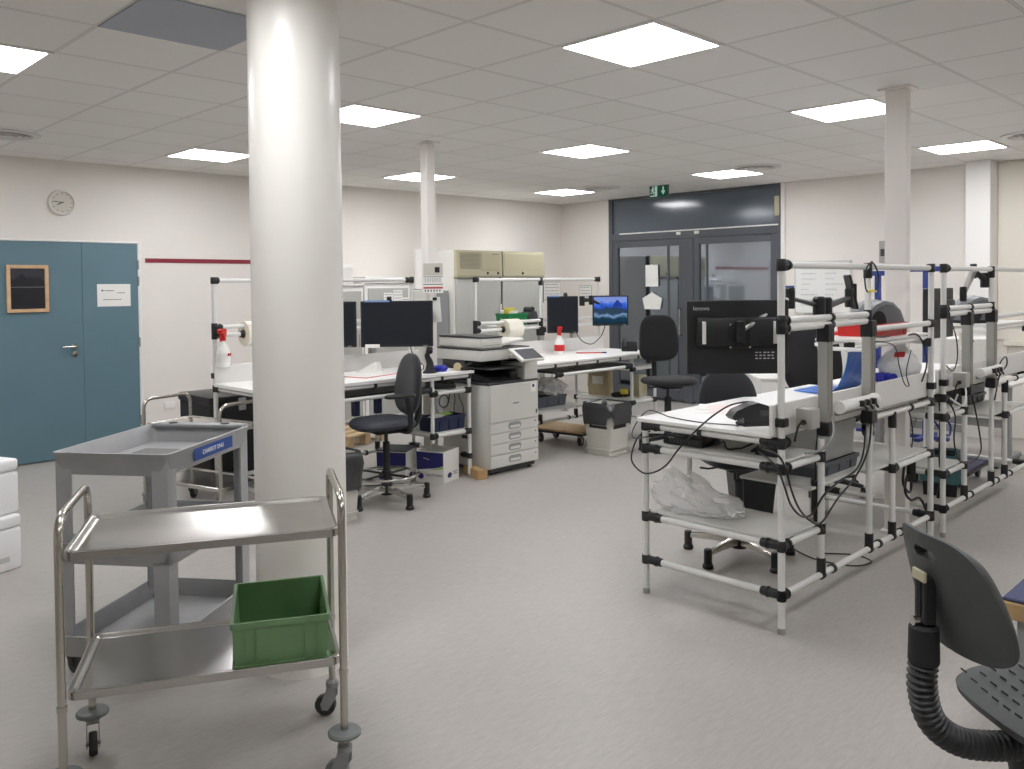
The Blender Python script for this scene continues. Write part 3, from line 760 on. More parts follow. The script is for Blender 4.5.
# hexagonal bins with black liners
def bin_(label, loc, rotz, h, w, liner_drop=.12, group='beige bins with black liners'):
    t = thing('waste_bin', label, 'bin', (*loc, 0), rotz, group=group)
    mb = MB(); mb.open_box(w, w, h, .006, taper=.025); mb.box(-w / 2 + .018, -w / 2 + .018, .0, w / 2 - .018, w / 2 - .018, .02, .003)
    mb.ring_prism(rrect(w * .9 + .012, w * .9 + .012, .01, 4), rrect(w * .9 - .02, w * .9 - .02, .008, 4), .05, .062)
    mb.build('body', 'bin', t)
    random.seed(int(h * 1000) + 3)
    from mathutils import noise as nz_
    n = 96; base = rrect(w, w, .055, 23)
    rows = [(.93, -.22, 0), (.965, -.02, .3), (1.03, .018, .5), (1.13, .014, .7), (1.17, -.03, .9), (1.19, -.35, 1), (1.19, -.6, 1), (1.17, -.8, 1), (1.14, -1.0, 1)]
    drops = [liner_drop * (1 + .35 * math.sin(k / n * 2 * PI * 3 + 1) + .25 * nz_.noise(Vector((k * .35, h * 9, 0)))) for k in range(n)]
    mb = MB(); rows_v = []
    for r, (s_, zf, am) in enumerate(rows):
        ring = []
        for k in range(n):
            px, py = base[k]
            fold = .045 * nz_.noise(Vector((px * 22, py * 22, r * .55 + h * 7))) + .03 * nz_.noise(Vector((px * 60, py * 60, r * 1.1)))
            ss = s_ + fold * am * 1.6
            z = h + (zf if zf > -.021 or r == 0 else zf * drops[k]) + (.02 * nz_.noise(Vector((px * 40, py * 40, r))) * am)
            if r == 4: z = h - .03 + .01 * nz_.noise(Vector((px * 40, py * 40, 3)))
            ring.append(mb.bm.verts.new((px * ss, py * ss, z)))
        rows_v.append(ring)
    for a, b2 in zip(rows_v[:-1], rows_v[1:]):
        for k in range(n): mb.bm.faces.new((a[k], a[(k + 1) % n], b2[(k + 1) % n], b2[k]))
    mb.bm.faces.new(rows_v[0])
    mb.build('liner', 'liner', t, angle=2.5)
    return t
bin_('beige bin with black liner beside the big round column', (-5.0, 3.15), math.radians(4), .46, .33, .19)
bin_('beige bin with black liner on open floor right of the photocopier', (-5.06, 6.25), math.radians(3), .47, .31, .15)
# ------------------------------------------------------------------ chairs
def star_base(t, r, leg_mat, boot, z=.09, hub_z=.11, n=5, a0=0.0, glide=True):
    hub = MB().lathe([(.03, .05), (.045, .055), (.045, .13), (.034, .15)], seg=20).build('hub', 'black', t)
    for k in range(n):
        a = a0 + 2 * PI * k / n; q = Matrix.Rotation(a, 4, 'Z')
        lg = MB(); P0 = Vector((.03, 0, .105)); P1 = Vector((r, 0, .085))
        secs = []
        for x, hw, zt, zb in ((.03, .021, .128, .078), (r * .5, .018, .118, .08), (r - .02, .014, .102, .074), (r, .012, .096, .074)):
            secs.append([lg.bm.verts.new(p) for p in ((x, -hw, zb), (x, hw, zb), (x, hw, zt - .008), (x, hw * .6, zt), (x, -hw * .6, zt), (x, -hw, zt - .008))])
        for s0, s1 in zip(secs[:-1], secs[1:]):
            for i in range(6): lg.bm.faces.new((s0[i], s0[(i + 1) % 6], s1[(i + 1) % 6], s1[i]))
        lg.bm.faces.new(list(reversed(secs[0]))); lg.bm.faces.new(secs[-1]); lg.move(q)
        lo = lg.build('leg', leg_mat, t)
        if glide:
            g = MB().lathe([(.026, 0), (.03, .004), (.03, .02), (.023, .03), (.023, .105), (.017, .112)], (r - .004, 0, 0), seg=18); g.move(q)
            g.build('glide', 'black', lo)
        else:
            g = MB()
            for s in (-1, 1): g.lathe([(.008, -.009), (.024, -.009), (.027, -.004), (.027, .004), (.024, .009), (.008, .009)], (r, s * .015, .028), 'Y', 20)
            g.box(r - .016, -.012, .03, r + .012, .012, .078, .004); g.move(q)
            g.build('caster', 'black', lo)

def pad(outline, thick, nu=40, nv=0, bulge=.5):
    """rounded cushion from an outline a -> (x, y); z = 0 underside, z = thick padded side"""
    mb = MB()
    lv = [(.3, 1), (.6, .985), (.78, .95), (.9, .87), (.97, .72), (1, .5), (.985, .28), (.93, .10), (.82, .02), (.5, 0)]
    rings = []
    for s_, z in lv:
        rings.append([mb.bm.verts.new((outline(2 * PI * i / nu)[0] * s_, outline(2 * PI * i / nu)[1] * s_, z * thick)) for i in range(nu)])
    ct = mb.bm.verts.new((0, 0, thick)); cb = mb.bm.verts.new((0, 0, 0))
    for i in range(nu):
        k = (i + 1) % nu
        mb.bm.faces.new((ct, rings[0][i], rings[0][k])); mb.bm.faces.new((cb, rings[-1][k], rings[-1][i]))
        for a, b2 in zip(rings[:-1], rings[1:]): mb.bm.faces.new((a[i], b2[i], b2[k], a[k]))
    return mb

def superel(w, h, n=2.8, top=1.0):
    def f(a):
        c, s = math.cos(a), math.sin(a)
        x = math.copysign(abs(c) ** (2 / n), c) * w / 2; y = math.copysign(abs(s) ** (2 / n), s) * h / 2
        return x * (1 - (1 - top) * (y / h + .5)), y
    return f

def office_chair(label, loc, rotz, seat_h=.62, back=(.44, .50, .86), fab='fabric', base='chrome', ring=False, arms=0, back_gap=.10, a0=.3, glide=True, sq=2.6, col=.026, seat_mat=None, group='drafting chairs at the workbenches', seat_w=.46, top=.86, lean=.1):
    """faces local +y; back: (width, height, z of its centre)"""
    t = thing('office_chair', label, 'chair', (*loc, 0), rotz, group=group)
    star_base(t, .31, base, True, a0=a0, glide=glide)
    MB().lathe([(col, .12), (col, seat_h * .74), (.02, seat_h * .74 + .004), (.014, seat_h * .74 + .006), (.014, seat_h - .07)], seg=18).build('gas_column', 'black', t)
    MB().box(-.10, -.14, seat_h - .085, .10, .12, seat_h - .04, .012, 2).build('mechanism', 'black_matte', t)
    MB().tube([(.08, .02, seat_h - .065), (.2, .05, seat_h - .07), (.25, .06, seat_h - .06)], .006, 8).build('lever', 'black', t)
    s = pad(superel(seat_w, .44, 3.2), .07, bulge=.55); s.move(Matrix.Translation((0, .03, seat_h - .045)))
    for v in s.bm.verts:    # waterfall front edge
        if v.co.y > .12: v.co.z -= (v.co.y - .12) ** 2 * .9
    s.build('seat', seat_mat or fab, t)
    bw, bh, bz = back
    bk = pad(superel(bw, bh, sq, top), .065, nu=44, bulge=.5)
    for v in bk.bm.verts: v.co.z += .55 * v.co.x ** 2 + .12 * max(0, v.co.y) ** 2
    bk.move(Matrix.Translation((0, -.20 - .03, bz)) @ Matrix.Rotation(PI / 2 + lean, 4, 'X') @ Matrix.Rotation(PI, 4, 'Y'))
    bk.build('backrest', fab, t)
    MB().tube(catmull([(0, -.08, seat_h - .065), (0, -.21, seat_h - .06), (0, -.262, seat_h + .0), (0, -.27, bz - bh * .28), (0, -.275, bz + .02)], 6), [.026] * 25, 10).build('back_bracket', 'black', t)
    if ring:
        z = .205
        MB().tube([(.235 * math.cos(2 * PI * k / 40), .235 * math.sin(2 * PI * k / 40), z) for k in range(40)], .011, 10, closed=True).build('foot_ring', 'chrome', t)
        sp = MB().lathe([(.03, z - .03), (.036, z - .026), (.036, z + .026), (.03, z + .03)], seg=18)
        for k in range(4):
            a = .4 + 2 * PI * k / 4; sp.cyl((.03 * math.cos(a), .03 * math.sin(a), z), (.23 * math.cos(a), .23 * math.sin(a), z), .009, seg=8)
        sp.build('ring_spokes', 'black', t)
    for s_ in ((-1, 1) if arms == 2 else ((arms,) if arms else ())):
        x = s_ * .27
        am = MB().tube(catmull([(s_ * .1, -.06, seat_h - .062), (x * .9, -.07, seat_h - .05), (x, -.07, seat_h + .02), (x, -.06, seat_h + .12), (x, -.04, seat_h + .20)], 5), .021, 10)
        ao = am.build('armrest', 'black', t)
        ap = pad(superel(.085, .24, 3), .03); ap.move(Matrix.Translation((x, .01, seat_h + .195))); ap.build('arm_pad', 'black', ao)
    return t
def face(dx, dy): return math.atan2(dy, dx) - PI / 2
office_chair('charcoal drafting chair with chrome foot ring beside the photocopier', (-5.11, 3.735), face(-.2, -.98), .60, (.41, .46, .855), ring=True, arms=-1, seat_mat='seat_blue', a0=.75, top=.8, lean=.12)
office_chair('black high backed chair standing in front of the glazed doors', (-4.80, 6.86), face(.88, -.42), .665, (.46, .46, 1.05), fab='fabric_blk', base='black', a0=.1, top=.86, lean=.06, seat_w=.52, sq=3.4, col=.034)
office_chair('dark grey chair with silver star base tucked under the nearest right workbench', (-2.575, 4.385), face(.55, -.45), .60, (.40, .42, .86), base='steel_tube', a0=.634, top=.85)
office_chair('black chair with wide tall backrest behind the blue foil on the right', (-2.93, 6.22), face(.74, -.55), .60, (.52, .56, .98), fab='fabric_blk', base='black', a0=.9, glide=False, top=.86)

# foreground chair: polyurethane shell on a gaiter
fc = thing('work_chair', 'dark grey moulded work chair with ribbed gaiter, cut by the right picture edge', 'chair', (-.56, 2.45, 0), math.radians(51 - 90))
# local: +y = facing direction, x = right of the sitter; back shell centre at y = -.27
SHH = .545
def shell(u, v, side):
    # u across -1..1, v 0 bottom..1 top
    a = -1 + 2 * u
    zz = .682 + .29 * v
    wv = .208 * (1 - .34 * v ** 2.2 - .10 * (1 - v) ** 4)
    x = wv * a
    y = -.30 + .50 * x * x * 3.2 - .05 * v + .02 * (1 - v) ** 2
    return x, y, zz
bs = MB(); nu, nv = 30, 22; slot = lambda u, v: abs(u - .5) < .13 and .80 < v < .905
pts = []
# outer and inner skins with rounded outline
def pos(u, v, off):
    a = 2 * u - 1; b2 = 2 * v - 1
    # map the square to a rounded outline
    k = 1.0 / max(1e-6, (abs(a) ** 5 + abs(b2) ** 5) ** .2) * max(abs(a), abs(b2)) if (a or b2) else 1.0
    a2, b3 = a * k, b2 * k
    x, y, z = shell((a2 + 1) / 2, (b3 + 1) / 2, 0)
    edge = max(abs(a), abs(b2)); th = .044 * (1 - max(0, edge - .86) / .14 * .8)
    return Vector((x, y + off * th, z))
def skin(off, flip):
    adj = {(11, 17): .9, (11, 19): .9, (19, 17): -.9, (19, 19): -.9, (11, 18): -.25, (19, 18): .25, (12, 17): .35, (12, 19): .35, (18, 17): -.35, (18, 19): -.35}
    g = [[bs.bm.verts.new(pos((i + adj.get((i, j), 0)) / nu, j / nv, off)) for j in range(nv + 1)] for i in range(nu + 1)]
    return g
go, gi = skin(0, 0), skin(1, 1)
hole = lambda i, j: 11 <= i < 19 and 17 <= j < 19
for i in range(nu):
    for j in range(nv):
        if hole(i, j): continue
        bs.bm.faces.new((go[i][j], go[i + 1][j], go[i + 1][j + 1], go[i][j + 1])); bs.bm.faces.new((gi[i][j], gi[i][j + 1], gi[i + 1][j + 1], gi[i + 1][j]))
for i in range(nu):
    for j in (0, nv):
        bs.bm.faces.new((go[i][j], gi[i][j], gi[i + 1][j], go[i + 1][j]))
for j in range(nv):
    for i in (0, nu): bs.bm.faces.new((go[i][j], go[i][j + 1], gi[i][j + 1], gi[i][j]))
for i in range(11, 19):
    for j in (17, 19): bs.bm.faces.new((go[i][j], gi[i][j], gi[i + 1][j], go[i + 1][j]))
for j in range(17, 19):
    for i in (11, 19): bs.bm.faces.new((go[i][j], go[i][j + 1], gi[i][j + 1], gi[i][j]))
bs.build('backrest', 'pu', fc, angle=.9)
# adjuster channel on the back of the shell
yb = -.338
MB().box(-.024, yb - .012, .745, .024, yb + .02, .862, .004).build('adjuster_channel', 'black', fc)
MB().box(-.008, yb - .0145, .755, .008, yb - .011, .852).build('adjuster_slot', mat('slot shadow black', (10, 10, 10), .8), fc)
MB().box(-.026, yb - .017, .852, .026, yb - .008, .878, .002).build('adjuster_label', 'cream', fc)
MB().cyl((0, yb - .03, .752), (0, yb + .0, .752), .012).build('adjuster_bolt', 'steel_tube', fc)
MB().lathe([(.035, .645), (.037, .652), (.035, .735), (.028, .742)], (0, yb + .0, 0), seg=24).build('gaiter_sleeve', 'black_matte', fc)
path = catmull([(0, yb, .655), (0, yb - .004, .585), (0, yb + .02, .50), (0, yb + .085, .445), (0, yb + .17, .425), (0, yb + .30, .42)], 12)
gp, gr = [], []
L = len(path)
import itertools
acc = 0.0; dens = catmull(path, 5)
for i, p in enumerate(dens):
    if i: acc += (p - dens[i - 1]).length
    gp.append(p); gr.append(.0325 + .004 * math.sin(acc / .0155 * 2 * PI))
MB().tube(gp, gr, 24).build('gaiter', 'gaiter', fc, angle=1.2)
st = pad(superel(.46, .44, 3.4), .07, nu=56, nv=10, bulge=.7)
for v in st.bm.verts: v.co.z += -.03 * (1 - min(1, (v.co.x / .23) ** 2)) * (v.co.z > .05) 
st.move(Matrix.Translation((0, .05, SHH - .07))); st.build('seat', 'pu', fc)
random.seed(5)
for i in range(-4, 5):
    for j in range(-4, 5):
        x, y = i * .043 + (j % 2) * .02, j * .042 + .05
        if abs(x) > .19 or abs(y - .05) > .19: continue
        MB().cbox((x, y, SHH - .0265 + .03 * min(1, (x / .23) ** 2)), (.026, .0025, .006), .001).build('seat_slit', 'black', fc)
MB().lathe([(.10, .28), (.125, .29), (.135, .34), (.135, .42), (.115, .455), (.09, .47)], (0, .05, 0), seg=40).build('mechanism_cover', 'black_matte', fc)
MB().lathe([(.028, .1), (.028, .31)], seg=18).build('gas_column', 'black', fc)
star_base(fc, .3, 'black', True, a0=.5)
MB().tube(catmull([(.245, -.22, .80), (.275, -.16, .80), (.28, -.1, .76), (.28, -.06, .69)], 6), .011, 10).build('arm_bracket', 'grey_metal', fc)
MB().cyl((.24, -.215, .80), (.285, -.19, .80), .016).build('bracket_bolt', 'black', fc)
# ------------------------------------------------------------------ photocopier (front faces +x)
cp = thing('photocopier', 'light grey office photocopier with four paper drawers beside the end of a workbench', 'photocopier', (-5.13, 4.80, 0))
# local: x from 0 (front) to -.62 (back), y 0..58
W_ = .585; Dp = .60
MB().box(-Dp, 0, .055, -.012, W_, .755, .008, 2).build('body', 'printer', cp)
MB().box(-.5, .02, .02, -.03, W_ - .02, .056, .004).build('plinth', 'printer_dk', cp)
for x in (-.06, -.52):
    for y in (.06, W_ - .06):
        MB().lathe([(.008, -.012), (.021, -.012), (.023, 0), (.021, .012), (.008, .012)], (x, y, .023), 'Y', 16).build('caster', 'black', cp)
zs = [.06, .175, .275, .365, .45]
zs = [.062, .168, .262, .352, .440]
for i in range(4):
    dr = MB().box(-.014, .004, zs[i] + .002, .004, W_ - .004, zs[i + 1] - .002, .004).build('drawer', 'printer', cp)
    zc = (zs[i] + zs[i + 1]) / 2 + .004
    g = MB(); g.prism(rrect(.15, .058, .026, 6, .29, zc), .0035, .0055, Matrix(((0, 0, 1, 0), (1, 0, 0, 0), (0, 1, 0, 0), (0, 0, 0, 1))))
    g.build('grip_recess', 'grey_metal', dr)
    g = MB(); g.prism(rrect(.12, .022, .010, 5, .29, zc - .008), .0055, .010, Matrix(((0, 0, 1, 0), (1, 0, 0, 0), (0, 1, 0, 0), (0, 0, 0, 1))))
    g.build('grip', 'printer', dr)
    MB().box(.004, W_ - .05, zc + .006, .0048, W_ - .035, zc + .016).build('drawer_number', 'ink', dr)
MB().box(-.014, .004, .442, .006, W_ - .004, .757, .006).build('front_cover', 'printer', cp)
MB().box(.006, .27, .585, .0068, .34, .592).build('maker_mark', 'ink', cp)
MB().box(.006, W_ - .1, .665, .0068, W_ - .035, .74).build('warning_label', 'paper', cp)
MB().box(.0068, W_ - .08, .705, .0076, W_ - .055, .73).build('warning_symbol', 'navy', cp)
MB().box(.006, W_ - .04, .475, .009, W_ - .025, .51, .001).build('power_socket', 'ink', cp)
MB().box(-.35, -.0015, .285, -.25, .002, .315).build('side_grip', 'printer_dk', cp)
MB().box(-.60, -.004, .755, .002, W_, .776, .005).build('output_deck', 'printer_dk', cp)
# open exit bay: back housing, right hand column, output tray
MB().box(-Dp, 0, .776, -.30, W_, .955, .006).build('rear_housing', 'printer_dk', cp)
MB().box(-.30, W_ - .16, .776, -.004, W_, .925, .006, 2).build('side_housing', 'printer', cp)
MB().box(-.30, W_ - .17, .925, -.002, W_ + .004, .945, .003).build('side_cap', 'printer_dk', cp)
o_ = MB()
o_.prism([(-.3, .80), (-.03, .776), (-.03, .786), (-.3, .86)], .02, W_ - .18, Matrix(((1, 0, 0, 0), (0, 0, 1, 0), (0, 1, 0, 0), (0, 0, 0, 1))))
o_.build('output_tray', 'black_matte', cp)
MB().box(-.26, .02, .885, .0, W_ - .19, .893, .003).build('inner_tray', 'printer_dk', cp)
MB().box(-.24, .30, .79, -.05, W_ - .20, .85, .01, 2).build('finisher_cover', 'black', cp)
# scanner and document feeder
MB().box(-.66, -.02, .955, -.07, W_ - .04, 1.045, .008, 2).build('scanner_unit', 'printer', cp)
MB().box(-.665, -.024, 1.045, -.066, W_ - .03, 1.058, .004).build('scanner_seal', 'printer_dk', cp)
MB().box(-.64, .0, 1.058, -.09, .25, 1.145, .014, 3).build('document_feeder', 'printer', cp)
MB().box(-.60, .03, 1.085, -.0885, .22, 1.088).build('feeder_groove', 'grey_metal', cp)
ft = MB(); ft.prism([(-.64, 1.145), (-.09, 1.145), (-.09, 1.156), (-.35, 1.165), (-.64, 1.158)], .0, .25, Matrix(((1, 0, 0, 0), (0, 0, 1, 0), (0, 1, 0, 0), (0, 0, 0, 1)))); ft.build('feeder_top', 'printer_dk', cp)
MB().cbox((-.34, .39, 1.095), (.44, .30, .03), .01, 2, rot=(.12, 0, 0)).build('feeder_tray', 'printer', cp)
# tilted touch panel on the right
q = Matrix.Translation((.05, W_ - .21, 1.0)) @ Matrix.Rotation(math.radians(30), 4, 'Y')
MB().box(-.09, -.13, -.012, .1, .15, .012, .006, 2, q).build('control_panel', 'printer', cp)
MB().box(-.06, -.09, .0125, .088, .14, .0145, .002, 1, q).build('touch_screen', mat('touch screen grey', (86, 88, 92), .25), cp)
MB().box(-.09, W_ - .28, .965, .04, W_ - .12, .995, .005).build('panel_arm', 'printer', cp)

# cardboard carton on the floor against the copier
cb = thing('cardboard_box', 'small brown cardboard carton on the floor left of the photocopier', 'box', (-5.24, 4.735, 0), math.radians(-14))
MB().box(-.13, -.045, 0, .13, .045, .075, .003).build('carton', 'cardboard', cb)
MB().box(-.131, -.012, .0752, .131, .012, .076).build('tape', 'khaki', cb)

# ------------------------------------------------------------------ tall climate cabinets against the left wall
def cabinet(y, label, first=True):
    t = thing('climate_cabinet', label, 'cabinet', (-8.60, y, 0), group='tall climate cabinets')
    D_, w = .70, .785
    MB().box(0, 0, .06, D_ - .03, w - .004, 2.03, .006).build('body', 'fridge_white', t)
    MB().box(.03, .03, 0, D_ - .06, w - .03, .06).build('plinth', 'black_matte', t)
    MB().box(D_ - .03, .012, .08, D_ + .012, w - .016, 1.675, .008, 2).build('door', 'fridge_door', t)
    MB().box(D_ - .03, .0, .06, D_ - .018, .012, 1.675, .002).build('door_edge', 'fridge_white', t)
    p = MB().prism([(D_ - .03, 1.69), (D_ + .03, 1.69), (D_ + .02, 2.025), (D_ - .03, 2.03)], .006, w - .01, Matrix(((1, 0, 0, 0), (0, 0, 1, 0), (0, 1, 0, 0), (0, 0, 0, 1)))).build('control_panel', 'cream', t)
    MB().box(D_ + .028, .02, 1.70, D_ + .033, w - .03, 1.715, .001).build('panel_trim', 'cream_vent', t)
    if first:
        g = MB()
        for k in range(13): g.box(D_ + .018, .06, 1.80 + k * .016, D_ + .030 - k * .0004, .40, 1.808 + k * .016, .001)
        g.build('grille', 'cream_vent', t)
        MB().box(D_ + .02, .42, 1.78, D_ + .03, w - .06, 2.0, .003).build('display_cover', 'cream', t)
        MB().box(D_ + .029, .60, 1.985, D_ + .032, .72, 1.992).build('display_mark', 'ink', t)
    else:
        MB().box(D_ + .02, .03, 1.78, D_ + .028, w - .06, 2.0, .003).build('display_cover', 'cream', t)
    for yy in (.52, .70) if first else (.36,):
        MB().lathe([(.016, D_ + .02), (.016, D_ + .035), (.012, D_ + .038)], (0, yy, 1.745), 'X', 14).build('knob', 'black_matte', t)
    MB().box(D_ - .06, w - .016, .07, D_ + .006, w + .0, 2.02, .001).build('gap_shade', 'printer_dk', t)  # dark strip painted in as the shade of the gap between cabinets
    MB().box(D_ + .012, w - .05, .95, D_ + .04, w - .025, 1.35, .006).build('door_handle', 'fridge_white', t)
cabinet(6.84, 'tall white climate cabinet with cream grille panel, nearer of the pair')
cabinet(7.63, 'tall white climate cabinet with plain cream top panel, farther of the pair', False)

# grey locker, white cupboards and boards between column and cabinets
lk = thing('grey_locker', 'light grey metal locker directly left of the tall climate cabinets', 'locker', (-8.61, 6.42, 0))
MB().box(0, 0, .04, .60, .40, 1.54, .005).build('body', 'fridge_white', lk); MB().box(.60, .006, .05, .618, .394, 1.53, .004).build('door', 'grey_metal', lk)
MB().box(.618, .34, .85, .63, .36, 1.0, .003).build('handle', 'alu', lk); MB().box(.04, .03, 0, .56, .37, .04).build('plinth', 'black_matte', lk)
def cupboard(y, w, label, z=1.60):
    t = thing('wall_cupboard', label, 'cupboard', (-8.61, y, 0), group='white framed cupboards along the left wall')
    MB().box(0, 0, .05, .44, w, z, .004).build('body', 'white_trim', t)
    MB().box(.03, .03, 0, .40, w - .03, .05).build('plinth', 'grey_metal', t)
    n = 1
    MB().box(.44, .05, .08, .455, w - .035, z - .06, .003).build('door', 'fridge_door', t)
    MB().box(.455, w - .08, .9, .465, w - .065, 1.05, .003).build('handle', 'alu', t)
    MB().box(-.0, -.004, z, .46, w + .004, z + .02, .003).build('top_board', 'white_trim', t)
cupboard(5.06, .62, 'white framed cupboard with grey door behind the two screens, left one'); cupboard(5.69, .66, 'white framed cupboard with grey door behind the larger screen', 1.63)
bx = thing('white_box', 'white box on the cupboard right behind the big round column', 'box', (-8.35, 5.37, 1.62))
MB().box(-.2, -.16, 0, .2, .16, .20, .004).build('body', 'box_white', bx); MB().box(-.205, -.165, .17, .205, .165, .215, .004).build('lid', 'paper', bx)
bx = thing('white_box', 'long flat white box lying on the second white cupboard', 'box', (-8.35, 6.0, 1.65))
MB().box(-.15, -.27, 0, .15, .27, .045, .004).build('body', 'box_white', bx); MB().box(-.155, -.275, .03, .155, .275, .055, .003).build('lid', 'paper', bx)
pn = thing('display_board', 'narrow upright white panel standing on the grey locker left of the poster', 'board', (-8.30, 6.58, 1.541), 0)
MB().box(0, -.05, 0, .03, .05, .50, .003).build('board', 'white_trim', pn)
MB().box(-.05, -.06, 0, .09, .06, .012, .002).build('foot', 'grey_metal', pn)
def sheet(name, label, loc, rotz, w, h, lines=0, cat='paper', extra=None):
    t = thing(name, label, cat, loc, rotz)
    MB().box(-w / 2, -.0015, -h / 2, w / 2, 0, h / 2).build('sheet', 'paper', t)
    random.seed(int(w * 1000 + h * 777))
    if lines:
        mb = MB()
        for k in range(lines):
            z = h * (.38 - .76 * k / max(1, lines - 1)); a = -w * .4
            while a < w * .38:
                l = random.uniform(.04, .12) * w; mb.box(a, -.0022, z - .003, min(a + l, w * .42), -.0015, z + .003); a += l + .03 * w
        mb.build('printed_lines', 'ink', t)
    return t
po = thing('poster', 'printed poster with dark picture and red bar, fixed to the left slim column', 'poster', (-5.475, 4.50, 1.655), math.radians(45))
MB().box(-.082, -.0025, -.125, .082, 0, .125).build('sheet', 'paper', po)
MB().box(-.03, 0, -.02, .03, .05, .02, .003).build('holder', 'grey_metal', po)
MB().box(-.08, -.004, .02, .08, -.0025, .122).build('picture_field', mat('poster warm grey', (198, 194, 184), .5), po)
MB().box(.015, -.005, .045, .055, -.004, .09).build('dark_picture', 'black', po)
MB().box(-.08, -.004, .008, .08, -.0025, .013).build('grey_bar', 'printer_dk', po)
MB().box(-.08, -.004, -.055, .08, -.0025, -.049).build('grey_bar', 'printer_dk', po)
MB().box(-.08, -.004, -.088, .08, -.0025, -.073).build('red_bar', mat('poster red bar', (190, 80, 84), .5), po)
tx = MB()
for k in range(5):
    for j in range(7): tx.box(-.07 + j * .02, -.0035, -.03 + .008 * k - .004, -.07 + j * .02 + .014, -.0025, -.03 + .008 * k - .001)
for j in range(6): tx.box(-.07 + j * .024, -.0035, -.112, -.07 + j * .024 + .01, -.0025, -.096)
tx.build('printed_text', 'ink', po)
hp = thing('hanging_papers', 'sheaf of white papers on a black clip hanging from the left slim column', 'paper', (-5.47, 4.51, 1.40), math.radians(47))
random.seed(3)
for k in range(3): MB().cbox((.004 * k, -.004 - .003 * k, -.006 * k), (.085, .0015, .2), rot=(0, math.radians(2 - 3 * k), 0)).build('sheet', 'paper', hp)
MB().box(-.02, .0, .06, .02, .05, .09, .003).build('holder', 'grey_metal', hp)
MB().box(-.016, -.02, .07, .02, .0, .095, .003).build('clip', 'black', hp)
MB().tube([(.005, -.01, .095), (.002, -.006, .14), (-.01, .01, .16)], .0012, 6).build('string', 'ink', hp)
for k, (y, z) in enumerate(((6.02, 1.42), (6.16, 1.45), (6.28, 1.36))):
    t = sheet('notice_sheet', ('white notice sheet pinned on cupboard door, left of three', 'white notice sheet pinned on cupboard door, middle of three', 'white notice sheet pinned near the poster, right of three')[k], (-8.1535, y, z), PI / 2, .13, .19, 5, 'notice')

# blue printed copy-paper cartons under the bench
def paper_box(loc, rotz, label, open_=True, lid=False):
    t = thing('paper_carton', label, 'box', loc, rotz, group='blue and white paper cartons')
    w, d, h = .26, .25, .255
    MB().open_box(w, d, h, .004).build('carton', 'box_white', t) if open_ else MB().box(-w / 2, -d / 2, 0, w / 2, d / 2, h, .003).build('carton', 'box_white', t)
    # printed long side (faces -y) and short side (faces +x)
    yb = -d / 2 - .0006
    a = MB(); R = Matrix.Rotation(PI / 2, 4, 'X')
    pts = [(-w / 2 + .002, h - .006), (w / 2 - .006, h - .006)]
    curve_ = [(w / 2 - .006 - (w - .012) * k / 10, .145 - .045 * (k / 10) ** .6) for k in range(11)]
    a.prism([(-w / 2 + .004, h - .008)] + list(reversed(curve_)) + [(w / 2 - .006, h - .008)], d / 2, d / 2 + .0008, R); a.build('blue_print', 'navy', t)
    c2 = [(x, z - .004) for x, z in curve_[:7]]; c3 = [(x, z - .018 * (1 - k / 6)) for k, (x, z) in enumerate(c2)]
    g = MB().prism(c3[::-1][1:] + c2[:6], d / 2, d / 2 + .0007, R); g.build('green_print', 'lime', t)
    e_ = MB().prism([(-w / 2 + .045 + .027 * math.cos(2 * PI * k / 24), .05 + .024 * math.sin(2 * PI * k / 24)) for k in range(24)], d / 2, d / 2 + .0009, R); e_.build('oval_logo', 'navy', t)
    text('lettering', 'MULTI PAPER', .026, 'navy', t, (.04, yb - .0004, .062), (PI / 2, 0, 0), ext=.0003)
    tl = MB()
    for k in range(4): tl.box(-.06 + k * .014, yb - .0012, .196 - k * .003, -.06 + k * .014 + .012, yb, .2 - k * .003)
    tl.build('white_print', 'paper', t)
    xb = w / 2
    RY = Matrix(((0, 0, 1, 0), (1, 0, 0, 0), (0, 1, 0, 0), (0, 0, 0, 1)))
    e2 = MB().prism([(-.03 + .034 * math.cos(2 * PI * k / 24), .055 + .022 * math.sin(2 * PI * k / 24)) for k in range(24)], xb, xb + .0009, RY); e2.build('oval_logo', 'navy', t)
    sm = MB()
    for k in range(2): sm.box(xb, .025, .052 + k * .016, xb + .0008, .09, .058 + k * .016)
    sm.build('printed_lines', 'navy', t)
    if lid: MB().box(-w / 2 - .004, -d / 2 - .004, h, w / 2 + .004, d / 2 + .004, h + .012, .003).build('lid', 'grey_crate', t)
    return t
paper_box((-5.385, 4.45, 0), math.radians(20), 'open white and blue paper carton on the floor beside the drafting chair')
paper_box((-5.63, 4.22, 0), math.radians(32), 'blue paper carton half hidden behind the open one under the bench', False, True)

for lab, y, z, w, h, n in (('framed line drawing on the left wall above the bench behind photocopier', 9.36, 1.50, .36, .25, 5), ('small printed sheet on the back wall between two screens and doors', None, 1.48, .22, .17, 4)):
    t = sheet('wall_print', lab, (-8.613, y, z) if y else (-8.16, 9.593, z), PI / 2 if y else 0, w, h, n, 'print')
    MB().box(-w / 2 - .012, -.004, -h / 2 - .012, w / 2 + .012, .0, h / 2 + .012, .002).build('backing', 'fridge_door', t)
    for ch in t.children:
        if ch.name.startswith('backing'): ch.location.y = .002
        else: ch.location.y = -.004
# ------------------------------------------------------------------ things on and under the benches
def at(o, bench, t, d, z, extra=0.0):
    f, rz = {'A': (WA, PI / 2), 'B': (WB, PI / 2), 'C': (WC, -PI / 2), 'D': (WD, -PI / 2)}[bench]
    o.location = f(t, d, z); o.rotation_euler.z = rz + extra; return o

